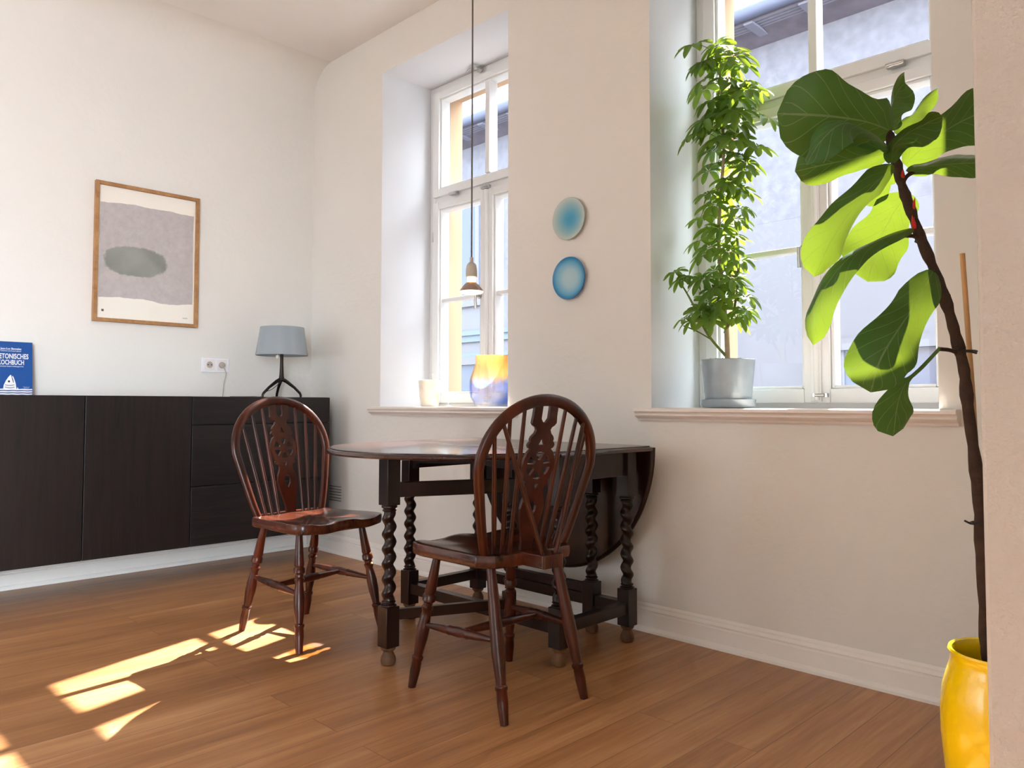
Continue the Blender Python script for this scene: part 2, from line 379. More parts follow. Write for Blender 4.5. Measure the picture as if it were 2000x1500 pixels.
# ------------------------------------------------------------ room shell
YW, XB, ZC = 2.60, -4.42, 3.06
fl = MB().box(XB-0.3, 3.6, -4.3, YW+0.4, -0.12, 0).build('floor', 'floor'); tag(fl, kind='structure')
OP = [(-3.665, -2.63), (-1.81, -0.757), (1.10, 2.15)]; Z0, Z1 = 0.862, 2.82
def wall_with_openings(x0, x1, y0, y1, ops, z0, z1, zt, inset=0.0):
    b = MB(); xs = x0
    for a, c in ops:
        b.box(xs, a+inset, y0, y1, 0, zt); b.box(a+inset, c-inset, y0, y1, 0, z0); b.box(a+inset, c-inset, y0, y1, z1, zt); xs = c-inset
    b.box(xs, x1, y0, y1, 0, zt); return b
wr = wall_with_openings(XB-0.3, 3.6, YW, 3.0, OP, Z0, Z1, ZC+0.25).build('wall_right', 'wall'); tag(wr, kind='structure')
MB_out = wall_with_openings(XB-0.3, 3.6, 3.04, 3.14, OP, Z0, Z1-0.05, ZC+0.6, 0.085)
we = MB_out.build('wall_exterior', 'beige'); tag(we, kind='structure')
def lining(i, a, c):
    b = MB(); t = 0.004
    t = 0.0004; b.box(a, a+t, YW+0.001, 2.9575, Z0+0.0235, Z1-0.001); b.box(c-t, c, YW+0.001, 2.9575, Z0+0.0235, Z1-0.001); b.box(a+0.001, c-0.001, YW+0.001, 2.9575, Z1-t, Z1-0.0001)
    return b
wl = MB().box(XB-0.3, XB, -4.3, YW+0.4, -0.12, ZC+0.25).build('wall_left', 'wall'); tag(wl, kind='structure')
# ceiling with a plastered cove along the left wall
R = 0.20; b = MB(); prof = [(XB, ZC-R)]
for k in range(1, 13):
    a = PI/2*k/12; prof.append((XB+R-R*math.cos(a), ZC-R+R*math.sin(a)))
n = len(prof)
vs = [(x, y, z) for y in (-4.0, YW) for x, z in prof]
b.add(vs, [(i, i+1, n+i+1, n+i) for i in range(n-1)], True)
tag(b.build('trim_4', 'wall'), kind='structure'); b = MB()
b.box(XB+R, 3.6, -4.3, YW, ZC, ZC+0.2)
b.box(XB-0.3, XB+R, -4.3, YW, ZC+0.01, ZC+0.2)
ce = b.build('ceiling', 'ceiling'); tag(ce, kind='structure')
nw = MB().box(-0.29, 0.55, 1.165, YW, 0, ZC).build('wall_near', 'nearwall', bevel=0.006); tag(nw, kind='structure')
np_ = MB().box(0.45, 0.55, -0.45, 1.165, 0, ZC).build('wall_light_block', 'wall'); tag(np_, kind='structure')  # unseen wall added to keep far-side daylight off the near wall
b = MB(); BW = [(-4.25, -3.0)]
b = wall_with_openings(XB-0.3, 3.6, -4.3, -4.0, BW, 0.05, 1.7, ZC+0.2); wb = b.build('wall_back', 'wall'); tag(wb, kind='structure')  # unseen low opening, shaped to bring fill daylight to the lower window wall
b = MB(); b.box(3.3, 3.6, -4.3, -3.9, 0, ZC); b.box(3.3, 3.6, 0.6, YW+0.4, 0, ZC); b.box(3.3, 3.6, -3.9, 0.6, 3.0, ZC); b.box(3.3, 3.6, -3.9, 0.6, 0, 0.1)  # out-of-view wall; its opening is enlarged to throw daylight on the left wall
ws = b.build('wall_far_side', 'wall'); tag(ws, kind='structure')
# baseboards
def skirting(name, p0, p1, nrm):
    pr = [(0, 0), (0.030, 0), (0.030, 0.010), (0.024, 0.019), (0.019, 0.021), (0.019, 0.072), (0.014, 0.076), (0.014, 0.080), (0.018, 0.084), (0.014, 0.090), (0.010, 0.094), (0.010, 0.101), (0.004, 0.108), (0, 0.108)]
    p0 = Vector(p0); p1 = Vector(p1); N = Vector(nrm); b = MB(); k = len(pr)
    vs = [tuple(q+N*d+Vector((0, 0, z))) for q in (p0, p1) for d, z in pr]
    b.add(vs, [(i, (i+1) % k, k+(i+1) % k, k+i) for i in range(k)]+[tuple(range(k)), tuple(range(2*k-1, k-1, -1))])
    return tag(b.build(name, 'trimw'), kind='structure')
skirting('baseboard_right', (XB, YW, 0), (-0.29, YW, 0), (0, -1, 0))
skirting('baseboard_left', (XB, -4.0, 0), (XB, YW-0.03, 0), (1, 0, 0))

# ------------------------------------------------------------ windows
def pane_frame(b, x0, x1, z0, z1, wl, wr, wb, wt, y0, y1, lip=0.012):
    """sash ring: outer x0..x1,z0..z1 with member widths; small stepped lip towards the glass"""
    e = 0.0004
    b.box(x0, x0+wl, y0, y1, z0, z1); b.box(x1-wr, x1, y0, y1, z0, z1)
    b.box(x0+wl+e, x1-wr-e, y0+e, y1-e, z0, z0+wb); b.box(x0+wl+e, x1-wr-e, y0+e, y1-e, z1-wt, z1)
    ya, yb = y0+0.014, y1-0.002
    b.box(x0+wl+e, x0+wl+lip, ya, yb, z0+wb+e, z1-wt-e); b.box(x1-wr-lip, x1-wr-e, ya, yb, z0+wb+e, z1-wt-e)
    b.box(x0+wl+lip+e, x1-wr-lip-e, ya+e, yb-e, z0+wb+e, z0+wb+lip); b.box(x0+wl+lip+e, x1-wr-lip-e, ya+e, yb-e, z1-wt-lip, z1-wt-e)
def handle_bits(par, x, z, y, label=None):
    b = MB(); b.turned((x-0.035, y-0.012, z), (x+0.035, y-0.012, z), [(0, 0.0), (0.04, 0.009), (0.3, 0.011), (0.5, 0.009), (0.7, 0.011), (0.96, 0.009), (1, 0)], 12)
    b.box(x-0.028, x+0.028, y-0.010, y, z-0.008, z+0.008)
    return b.build('latch', 'steel', par)
def make_window(idx, a, c):
    w_ = empty('window_%d' % idx, ((a+c)/2, 2.97, Z0)); tag(w_, kind='structure')
    ox, oy, oz = (a+c)/2, 2.97, Z0; O = (ox, oy, oz)
    def put(b, name, mat, par=w_, bevel=0.0):
        b.v = [(x-ox, y-oy, z-oz) for x, y, z in b.v]; return b.build(name, mat, par, bevel)
    mx = (a+c)/2; gl, gr = a+0.11, c-0.11
    b = MB(); F0, F1 = 2.958, 3.045
    b.box(a+0.0005, a+0.052, F0, F1, Z0+0.001, Z1-0.0005); b.box(c-0.052, c-0.0005, F0, F1, Z0+0.001, Z1-0.0005)
    for za, zb in ((Z1-0.045, Z1-0.001), (Z0+0.002, 0.915), (2.098, 2.150)): b.box(a+0.0525, c-0.0525, F0+0.0005, F1-0.0005, za, zb)
    put(b, 'frame', 'frame', bevel=0.003)
    put(lining(idx, a, c), 'reveal', 'reveal')
    for side, (xa, xb) in enumerate(((a+0.045, mx-0.0005), (mx+0.0005, c-0.045))):
        b = MB(); wl_ = gl-(a+0.045)-0.012 if side == 0 else 0.05
        wr_ = 0.05 if side == 0 else wl_0
        if side == 0: wl_0 = wl_
        pane_frame(b, xa, xb, 0.905, 2.105, wl_, wr_, 0.055, 0.043, 2.94, 3.02)
        b.box(xa+wl_+0.0125, xb-wr_-0.0125, 2.962, 3.01, 1.503, 1.526)
        s_ = put(b, 'sash', 'frame', bevel=0.003)
        b = MB(); b.box(xa+wl_+0.001, xb-wr_-0.001, 2.992, 2.996, 0.961, 2.061); put(b, 'glass_pane', 'glass')
    b = MB(); b.turned((mx+0.004, 2.934, 0.915), (mx+0.004, 2.934, 2.10), [(0, 0.013), (1, 0.013)], 10); b.box(mx-0.02, mx+0.02, 2.930, 2.95, 0.91, 2.10)
    put(b, 'cover_strip', 'frame', bevel=0.002)
    b = MB(); pane_frame(b, a+0.045, c-0.045, 2.140, 2.775, wl_0, wl_0, 0.045, 0.038, 2.94, 3.02)
    b.box(mx-0.017, mx+0.017, 2.945, 3.01, 2.1975, 2.7245)
    put(b, 'upper_sash', 'frame', bevel=0.003)
    b = MB(); b.box(a+0.046+wl_0, mx-0.0175, 2.992, 2.996, 2.186, 2.736); b.box(mx+0.0175, c-0.046-wl_0, 2.992, 2.996, 2.186, 2.736); put(b, 'glass_pane', 'glass')
    for hx, hz in ((mx-0.27, 2.130), (mx+0.31, 2.130), (mx+0.004, 2.112)):
        b = MB(); b.turned((hx-0.034, 2.925, hz), (hx+0.034, 2.925, hz), [(0, 0.0), (0.05, 0.008), (0.3, 0.010), (0.5, 0.008), (0.7, 0.010), (0.95, 0.008), (1, 0)], 12)
        b.box(hx-0.03, hx+0.03, 2.925, 2.945, hz-0.009, hz+0.009); put(b, 'latch', 'steel')
    b = MB(); b.lathe([(0.020, 0), (0.020, 0.006), (0.008, 0.01), (0.008, 0.03), (0.013, 0.035), (0.013, 0.05), (0, 0.053)], 16, Matrix.Translation((mx-0.05, 2.94, 2.80)) @ Matrix.Rotation(PI/2, 4, 'X'))
    b.tube([(mx-0.05, 2.90, 2.80), (mx-0.10, 2.90, 2.805), (mx-0.12, 2.905, 2.80)], 0.006); put(b, 'fanlight_opener', 'steel')
    b = MB(); b.lathe([(0.016, 0), (0.016, 0.006), (0.007, 0.008), (0.007, 0.035)], 14, Matrix.Translation((mx-0.045, 2.935, 1.505)) @ Matrix.Rotation(PI/2, 4, 'X'))
    b.tube([(mx-0.045, 2.902, 1.51), (mx-0.045, 2.900, 1.47), (mx-0.045, 2.905, 1.43)], [0.009, 0.008, 0.009], 10); put(b, 'handle', 'steel')
    for hz in (1.05, 1.90):
        b = MB(); b.turned((a+0.05, 2.945, hz-0.03), (a+0.05, 2.945, hz+0.03), [(0, 0.006), (0.5, 0.006), (1, 0.006)], 8); put(b, 'hinge', 'steel')
    b = MB(); b.turned((mx-0.0, 2.925, 0.935), (mx+0.035, 2.925, 0.935), [(0, 0.007), (1, 0.007)], 10); b.box(mx-0.01, mx+0.045, 2.925, 2.945, 0.928, 0.942); put(b, 'bolt', 'steel')
for i, (a, c) in enumerate(OP): make_window(i+1, a, c)
# window boards
def sill(i, a, c, x0, x1):
    b = MB(); top = 0.885
    pr = [(3.0, Z0-0.0), (3.0, top), (2.562, top), (2.556, top-0.004), (2.556, top-0.014), (2.564, top-0.018), (2.568, top-0.024), (2.564, top-0.030), (2.572, top-0.036), (2.584, top-0.042), (2.588, top-0.050), (2.60, top-0.050), (2.60, Z0)]
    k = len(pr)
    # front moulding runs past the opening, deep board only inside it
    m = [q for q in pr[2:12]]+[(2.5995, top)]
    m2 = [(2.5995, top)]+pr[2:12]
    kk = len(m2); vs = [(x, y, z) for x in (x0, x1) for y, z in m2]
    b.add(vs, [(q, (q+1) % kk, kk+(q+1) % kk, kk+q) for q in range(kk)]+[tuple(range(kk)), tuple(range(2*kk-1, kk-1, -1))])
    b.box(a+0.001, c-0.001, 2.5997, 2.957, Z0+0.001, top-0.0003)
    return tag(b.build('trim_%d' % i, 'sillp'), kind='structure')
sill(1, *OP[0], -3.735, -2.56); sill(2, *OP[1], -1.868, -0.700); sill(3, *OP[2], 1.03, 2.22)

# ------------------------------------------------------------ outside
st = MB().box(-40, 40, -40, 30, -4.3, -4.0).build('street', 'street'); tag(st, kind='structure')
fb = empty('apartment_building', (-4, 8, -4)); tag(fb, 'pale townhouse across the street with tiled roof and wooden eaves', 'building')
def ext(b, name, mat, par=fb, bevel=0.0):
    b.v = [(x+4, y-8, z+4) for x, y, z in b.v]; return b.build(name, mat, par, bevel)
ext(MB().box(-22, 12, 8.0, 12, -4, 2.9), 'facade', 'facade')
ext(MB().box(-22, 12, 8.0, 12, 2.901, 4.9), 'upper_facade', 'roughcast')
b = MB(); b.box(-22, -7.5, 7.93, 8.0, 1.95, 2.02); b.box(-22, -7.5, 7.96, 8.0, 1.85, 1.95); b.box(-22, -7.5, 7.96, 8.0, 1.62, 1.68); ext(b, 'cornice', 'extblue')
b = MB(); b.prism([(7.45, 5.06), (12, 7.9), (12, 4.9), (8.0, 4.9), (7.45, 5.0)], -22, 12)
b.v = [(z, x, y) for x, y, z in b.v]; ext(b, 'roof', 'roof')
b = MB()
for k in range(9): b.box(-22, 12, 7.50+k*0.058, 7.535+k*0.058, 4.955, 4.99)
for k in range(56): b.box(-22+k*0.6, -21.9+k*0.6, 7.48, 8.02, 4.93, 4.955)
ext(b, 'eaves_boards', 'slate')
b = MB(); b.tube([(-22, 7.42, 5.02), (12, 7.42, 5.02)], 0.07, 12); ext(b, 'gutter', 'gutter')
for wx in (-12.6, -10.7, -8.75, -6.3, -2.75, -0.6):
    for wz in ((0.3, 1.45), (-2.6, -1.3)) if wx != -8.75 else ((0.3, 1.5), (2.5, 4.1), (-2.6, -1.3)):
        b = MB(); b.box(wx-0.55, wx+0.55, 7.95, 8.03, wz[0]-0.1, wz[0]); b.box(wx-0.55, wx+0.55, 7.93, 8.03, wz[1], wz[1]+0.12)
        b.box(wx-0.55, wx-0.45, 7.96, 8.03, wz[0], wz[1]); b.box(wx+0.45, wx+0.55, 7.96, 8.03, wz[0], wz[1]); b.box(wx-0.04, wx+0.04, 7.97, 8.03, wz[0], wz[1])
        wf = ext(b, 'window', 'facade')
        b = MB(); b.box(wx-0.45, wx+0.45, 7.99, 8.025, wz[0], wz[1]); ext(b, 'pane', 'extglass', wf)

# ------------------------------------------------------------ sideboard (hung on the left wall)
SX = -3.97; sb = empty('sideboard', (-4.195, 1.2, 0.17)); tag(sb, 'long black-stained oak sideboard hung on the left wall', 'sideboard')
def L(b, o): b.v = [(x-o[0], y-o[1], z-o[2]) for x, y, z in b.v]; return b
so = (-4.195, 1.2, 0.17)
L(MB().box(XB+0.001, SX-0.021, -0.345, 2.463, 0.172, 0.937), so).build('body', 'blackh', sb, 0.002)
def grp(x): return x
for k, (ya, yb) in enumerate(((-0.345, 0.155), (0.155, 0.655), (0.655, 1.155), (1.155, 1.655))):
    L(MB().box(SX-0.02, SX, ya+0.002, yb-0.002, 0.172, 0.937), so).build('door', 'blackv', sb, 0.0015)
for za, zb in ((0.172, 0.474), (0.474, 0.789), (0.789, 0.937)):
    L(MB().box(SX-0.02, SX, 1.657, 2.461, za+(0.004 if za > 0.2 else 0), zb-0.001), so).build('drawer', 'blackh', sb, 0.0015)

# ------------------------------------------------------------ things on and above the sideboard
# table lamp
lp = empty('table_lamp', (-4.19, 2.27, 0.937)); tag(lp, 'table lamp with grey-blue drum shade and black three-legged base on the sideboard', 'lamp')
b = MB(); J = 0.105
b.tube(bez([(0, 0, 0.27), (0, 0, 0.18), (0, 0, J+0.012), (0, 0, J-0.012)], 10), [0.0095, 0.0095, 0.010, 0.011, 0.012, 0.013, 0.015, 0.017, 0.018, 0.012], 14)
b.build('stem', 'bronze', lp)
for ang in (-95, 72, 165):
    a = math.radians(ang+0); dx, dy = math.cos(a), math.sin(a)
    b = MB(); b.tube([Vector((dx*r, dy*r, z)) for r, z in ((0, J+0.004), (0.03, J-0.012), (0.075, 0.058), (0.108, 0.024), (0.113, 0.012), (0.113, 0.0))], [0.012, 0.0105, 0.008, 0.0075, 0.007, 0.006], 12)
    b.build('leg', 'bronze', lp)
sh0, sh1 = 0.246, 0.412
b = MB(); b.lathe([(0.150, sh0), (0.126, sh1), (0.1235, sh1), (0.1475, sh0), (0.150, sh0)], 48, cap=False); b.build('lamp_shade', 'shade', lp)
b = MB(); b.lathe([(0.020, 0.26), (0.020, 0.31), (0.014, 0.32), (0.014, 0.33), (0.03, 0.36), (0.028, 0.385), (0, 0.395)], 16); b.build('bulb', 'frost', lp)
b = MB()
for k in range(3):
    a = 2*PI*k/3; b.tube([(0, 0, 0.30), (0.125*math.cos(a), 0.125*math.sin(a), 0.405)], 0.0025, 6)
b.build('shade_carrier', 'steel', lp)
b = MB(); b.lathe([(0.008, 0), (0.010, 0.006), (0.009, 0.018), (0, 0.02)], 12, Matrix.Translation((0.06, -0.06, sh0-0.022))); b.tube([(0.06, -0.06, sh0-0.004), (0.05, -0.05, sh0+0.05), (0.01, -0.01, sh0+0.06)], 0.0015, 6); b.build('pull_switch', 'socket', lp)
b = MB(); b.tube(bez([(0.0, 0.0, J-0.01), (-0.03, -0.04, 0.05), (-0.02, -0.09, 0.03), (0.01, -0.13, 0.004), (-0.06, -0.14, 0.004), (-0.14, -0.16, 0.004), (-0.2, -0.22, 0.004)], 30), 0.0022, 8); b.build('power_cord', 'cord', lp)

# socket
so_ = empty('power_outlet', (XB, 1.970, 1.124)); tag(so_, 'white double wall socket between the picture and the lamp', 'power socket')
b = MB(); b.box(0.001, 0.010, -0.081, 0.081, -0.042, 0.042); b.build('plate', 'white', so_, 0.002)
for k in (-1, 1):
    mt = Matrix.Translation((0.010, k*0.036, 0)) @ Matrix.Rotation(PI/2, 4, 'Y')
    b = MB(); b.box(0.010, 0.014, k*0.036-0.028, k*0.036+0.028, -0.030, 0.030)
    b.lathe([(0.0225, 0.0045), (0.0225, 0.006), (0.019, 0.006), (0.019, 0.0045)], 28, mt); ins = b.build('socket_insert', 'socket', so_, 0.001)
    b = MB(); b.lathe([(0.0188, 0.0040), (0.0188, 0.0046)], 28, mt); b.build('socket_well', 'socketin', ins)
    for q in (-1, 1):
        b = MB(); b.lathe([(0.0032, 0.0044), (0.0032, 0.0050)], 12, Matrix.Translation((0.010, k*0.036+q*0.0095, 0)) @ Matrix.Rotation(PI/2, 4, 'Y')); b.build('pin_hole', 'black', ins)
b = MB(); b.lathe([(0.016, 0.002), (0.016, 0.010), (0.010, 0.014), (0, 0.015)], 20, Matrix.Translation((0.014, 0.036, 0)) @ Matrix.Rotation(PI/2, 4, 'Y')); b.tube(bez([(0.024, 0.040, -0.006), (0.026, 0.056, -0.05), (0.02, 0.046, -0.11), (0.02, 0.04, -0.186)], 18), 0.002, 8)
pl_ = b.build('plug_cable', 'socketin', None, loc=(XB, 1.970, 1.124)); tag(pl_, 'thin grey cable and plug hanging from the right half of the wall socket', 'cable')

# picture
pf = empty('framed_poster', (XB, 1.579, 1.704)); tag(pf, 'oak-framed abstract grey poster hanging on the left wall', 'picture')
W2, H2, T = 0.275, 0.372, 0.019; D = 0.028
for nm, bx in (('v', (-W2, -W2+T)), ('v', (W2-T, W2))):
    MB().box(0.002, D, bx[0], bx[1], -H2, H2).build('frame_side', 'oak', pf, 0.0015)
for bz in ((-H2, -H2+T), (H2-T, H2)):
    MB().box(0.002, D, -W2+T, W2-T, bz[0], bz[1]).build('frame_side', 'oak', pf, 0.0015)
MB().box(0.003, 0.012, -W2+T, W2-T, -H2+T, H2-T).build('print', 'poster', pf)
MB().box(0.018, 0.020, -W2+T, W2-T, -H2+T, H2-T).build('picture_glass', 'pglass', pf)

# cookbook leaning on the wall
bk = empty('cookbook', (-4.345, 0.938, 0.939)); tag(bk, 'blue cookbook with white title and fish drawing standing on the sideboard', 'book')
bkm = Matrix.Rotation(math.radians(-7), 4, 'Y')
BWd, BH, BT = 0.090, 0.262, 0.018
def bk_build(b, name, mat, par=bk, bevel=0.0): b.v = [tuple(bkm @ Vector(p)) for p in b.v]; return b.build(name, mat, par, bevel)
bk_build(MB().box(-BT+0.002, -0.002, -BWd+0.002, BWd-0.003, 0.002, BH-0.002), 'pages', 'pages')
b = MB(); b.box(-0.002, 0, -BWd, BWd, 0, BH); b.box(-BT, -BT+0.002, -BWd, BWd, 0, BH); b.box(-BT+0.0021, -0.0021, -BWd, -BWd+0.002, 0, BH)
cov = bk_build(b, 'cover', 'blue')
def text(s, y, z, width, height, par, mat, bold=0.0, name='lettering'):
    cu = bpy.data.curves.new('t', 'FONT'); cu.body = s; cu.size = 1.0; cu.offset = bold; cu.extrude = 0.004; cu.resolution_u = 3
    ob = bpy.data.objects.new('t', cu); COL.objects.link(ob); me = bpy.data.meshes.new_from_object(ob)
    xs = [v.co.x for v in me.vertices]; x0, x1 = min(xs), max(xs)
    vs = [tuple(bkm @ Vector((0.0006+v.co.z*0.02, y+((v.co.x-x0)/(x1-x0)-0.5)*width, z+(v.co.y-0.36)*height/0.72))) for v in me.vertices]; fs = [tuple(p.vertices) for p in me.polygons]
    bpy.data.objects.remove(ob); bpy.data.meshes.remove(me); bpy.data.curves.remove(cu)
    return MB().add(vs, fs).build(name, mat, par)
text('Jean-Luc Bannalec', -0.001, 0.2275, 0.088, 0.0095, cov, 'white', 0.02)
text('Catherine und Arnaud Leboss\u00e9', -0.001, 0.2165, 0.086, 0.0055, cov, 'white', 0.01)
text('BRETONISCHES', 0.000, 0.191, 0.146, 0.0245, cov, 'white', 0.02)
text('KOCHBUCH', 0.000, 0.161, 0.108, 0.0235, cov, 'white', 0.02)
text('Kommissar Dupins Lieblingsgerichte', 0.000, 0.141, 0.104, 0.0055, cov, 'white', 0.01)
text('Kiepenheuer', 0.064, 0.041, 0.028, 0.0036, cov, 'white'); text('& Witsch', 0.064, 0.035, 0.020, 0.0036, cov, 'white')
ym = Matrix(((0, 0, 1, 0), (1, 0, 0, 0), (0, 1, 0, 0), (0, 0, 0, 1)))
def drawn(poly, name, mat, x, par=cov, th=0.0004):
    vs, fs = sheet(poly, [], th, bkm @ Matrix.Translation((x, 0, 0)) @ ym); return MB().add(vs, fs).build(name, mat, par)
F_ = lambda P: [(-0.034+0.056*u, 0.026+0.073*v) for u, v in P]
fd = drawn(F_([(0.0, 0.0), (0.06, 0.33), (0.22, 0.62), (0.42, 0.88), (0.56, 1.0), (0.62, 0.97), (0.66, 0.84), (0.72, 0.94), (0.82, 0.76), (0.94, 0.42), (1.0, 0.0)]), 'fish_drawing', 'white', 0.0006)
drawn([(-0.034+0.056*0.44+0.0045*math.cos(a), 0.026+0.073*0.56+0.0052*math.sin(a)) for a in [2*PI*k/14 for k in range(14)]], 'eye', 'ink', 0.0012, fd)
for v in (0.32, 0.16): drawn(F_([(0.14+0.078*k, v-0.05*math.sin(PI*k/9)) for k in range(10)]+[(0.842-0.078*k, v+0.035-0.05*math.sin(PI*(9-k)/9)) for k in range(10)]), 'gill_line', 'ink', 0.0012, fd)
drawn(F_([(0.60, 0.98), (0.74, 0.72), (0.80, 0.48), (0.75, 0.48), (0.67, 0.72)]), 'mouth_line', 'ink', 0.0012, fd)
drawn([(0.022, 0.026), (0.026, 0.040), (0.033, 0.026)], 'fin', 'white', 0.0006, fd)
for zc in (0.0275, 0.0165, 0.0055):
    top = [(-BWd+0.003+(2*BWd-0.005)*k/24, zc+0.0034+0.0008*math.sin(k*1.1)) for k in range(25)]
    bot = [(-BWd+0.003+(2*BWd-0.005)*k/24, zc-0.0030+0.0006*math.sin(k*1.1+0.5)) for k in range(24, -1, -1)]
    drawn(top+bot, 'wave_stripe', 'white', 0.0009)

# wall plates
for z, m, lab in ((1.720, 'disc1', 'pale ceramic wall plate with deep blue centre, upper of the two'), (1.455, 'disc2', 'ceramic wall plate with bright blue rim and pale centre, lower of the two')):
    b = MB(); b.lathe([(0, 0), (0.055, 0), (0.060, 0.004), (0.092, 0.015), (0.0945, 0.017), (0.093, 0.0195), (0.085, 0.0165), (0.055, 0.008), (0, 0.0065)], 64, Matrix.Rotation(PI/2, 4, 'X'))
    o = b.build('wall_plate', m, loc=(-2.232, YW-0.001, z)); tag(o, lab, 'plate')
# low wall vent behind the sideboard end
b = MB()
for k in range(6):
    b.box(-4.18, -4.055, 2.594, 2.5995, 0.312+k*0.017, 0.3155+k*0.017)
tag(b.build('wall_vent', 'cord'), 'small slatted wall vent low on the window wall behind the sideboard end', 'vent')

# pendant
pd = empty('pendant_light', (-2.235, 2.010, ZC)); tag(pd, 'bare reflector bulb hanging on a long grey cord above the table', 'pendant lamp')
b = MB(); b.tube([(0, 0, -0.02), (0.0015, 0, -0.8), (0, 0, 1.455-ZC)], 0.0032, 8); b.build('cord', 'cord', pd)
b = MB(); b.lathe([(0, 0), (0.045, 0), (0.045, -0.012), (0.01, -0.03), (0, -0.03)], 24); b.build('ceiling_rose', 'porc', pd)
z = 1.447-ZC
b = MB(); b.lathe([(0.0, z+0.024), (0.007, z+0.022), (0.007, z+0.004), (0.013, z), (0.0185, z-0.008), (0.0215, z-0.025), (0.0225, z-0.054), (0.0, z-0.054)], 28); b.build('lamp_holder', 'porc', pd)
bu = empty('bulb'); bu.parent = pd
z = 1.393-ZC
b = MB(); b.lathe([(0.0155, z), (0.0165, z-0.012), (0.0155, z-0.022), (0.019, z-0.028)], 24, cap=False); o = b.build('bulb_neck', 'glow', bu)
b = MB(); b.lathe([(0.0185, z-0.022), (0.030, z-0.032), (0.043, z-0.048), (0.0465, z-0.056), (0.0455, z-0.057), (0.029, z-0.034), (0.017, z-0.023)], 32, cap=False); b.build('reflector', 'bulbtop', bu)
b = MB(); b.lathe([(0.0462, z-0.057), (0.042, z-0.063), (0.025, z-0.067), (0, z-0.068)], 32, cap=False); b.build('lens', 'glow2', bu)

# ------------------------------------------------------------ window-sill things
vo = (-2.950, 2.800, 0.885)
b = MB(); b.lathe([(0.072, 0), (0.088, 0.006), (0.113, 0.05), (0.122, 0.10), (0.119, 0.14), (0.100, 0.19), (0.088, 0.225), (0.086, 0.262), (0.089, 0.268), (0.084, 0.268), (0.081, 0.262), (0.083, 0.225), (0.095, 0.19), (0.114, 0.14), (0.117, 0.10), (0.108, 0.05), (0.083, 0.016), (0, 0.014)], 48)
o = b.build('glass_vase', 'vase', loc=vo); tag(o, 'round glass vase, orange above and blue below, on the left window sill', 'vase')
b = MB(); b.lathe([(0.046, 0), (0.049, 0.004), (0.057, 0.06), (0.062, 0.146), (0.059, 0.147), (0.054, 0.06), (0.045, 0.012), (0, 0.010)], 36)
o = b.build('ceramic_cup', 'marble', loc=(-3.385, 2.735, 0.885)); tag(o, 'tall marbled porcelain cup standing left on the left window sill', 'cup')
fo = empty('ceramic_flower', (-3.292, 2.79, 0.885)); tag(fo, 'small white ceramic flower ornament between the cup and the glass vase', 'ornament')
b = MB(); b.lathe([(0.022, 0), (0.022, 0.003), (0.004, 0.008), (0.003, 0.012)], 18); b.tube(bez([(0, 0, 0.01), (0.004, 0, 0.03), (0.01, 0, 0.05)], 8), 0.003, 8); b.build('stem', 'frost', fo)
b = MB(); rings = []
for r, z in ((0.004, 0.046), (0.03, 0.050), (0.046, 0.062), (0.046, 0.064), (0.03, 0.054), (0.004, 0.051)):
    rings.append([(0.01+r*(1+0.10*math.cos(6*a))*math.cos(a), r*(1+0.10*math.cos(6*a))*math.sin(a)*0.8, z+0.02) for a in [2*PI*k/36 for k in range(36)]])
b.layers(rings); b.v = [(x, y, z-0.02+0.012) for x, y, z in b.v]; b.build('bloom', 'frost', fo)

# ------------------------------------------------------------ gateleg table
tb = empty('gateleg_table', (-2.235, 2.225, 0)); tag(tb, 'dark oak gateleg table with barley-twist legs, one leaf up and one hanging', 'table')
tm = (-2.235, 2.225, 0)
def tput(b, name, mat='table', bevel=0.0, par=tb): return L(b, tm).build(name, mat, par, bevel)
TZ = 0.741
def edge_rings(outline, cx, cy, ztop, prof):
    out = []
    for ins, dz in prof:
        ring = []
        for x, y in outline:
            v = Vector((x-cx, y-cy)); l = v.length; ring.append((cx+v.x*(1-ins/l), cy+v.y*(1-ins/l), ztop-dz))
        out.append(ring)
    return out
def rectpts(x0, x1, y0, y1, n=10):
    p = []
    for (a, b_) in (((x0, y0), (x1, y0)), ((x1, y0), (x1, y1)), ((x1, y1), (x0, y1)), ((x0, y1), (x0, y0))):
        for k in range(n): p.append((a[0]+(b_[0]-a[0])*k/n, a[1]+(b_[1]-a[1])*k/n))
    return p
EP = [(0.016, 0.0), (0.012, 0.0005), (0.012, 0.0035), (0.006, 0.005), (0.001, 0.010), (0.0, 0.015), (0.003, 0.020), (0.010, 0.022)]
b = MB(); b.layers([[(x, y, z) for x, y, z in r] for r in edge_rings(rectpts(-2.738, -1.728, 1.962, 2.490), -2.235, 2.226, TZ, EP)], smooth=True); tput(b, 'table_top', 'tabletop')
HD = 0.497
half = [(-2.235+0.503*math.cos(a), 1.959-HD*math.sin(a)) for a in [PI*k/48 for k in range(49)]]
half += [(-2.738+0.126*k, 1.959) for k in range(1, 8)]
def inset_rings(poly, ztop, prof, fixed):
    n = len(poly); out = []
    for ins, dz in prof:
        ring = []
        for i, (x, y) in enumerate(poly):
            if i >= fixed: ring.append((x, y, ztop-dz)); continue
            a = Vector(poly[(i-1) % n] if i > 0 else poly[i]); c = Vector(poly[i+1] if i+1 < fixed else poly[i]); t = (c-a).normalized(); nn = Vector((-t.y, t.x))
            if nn.dot(Vector((x, y))-Vector((-2.235, 1.9))) > 0: nn = -nn
            yy = min(y+nn.y*ins, 1.959); ring.append((x+nn.x*ins, yy, ztop-dz))
        out.append(ring)
    return out
leaf_rings = inset_rings(half, TZ, EP, 49)
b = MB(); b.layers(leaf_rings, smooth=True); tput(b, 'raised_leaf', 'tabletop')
b = MB(); hz = TZ-0.008
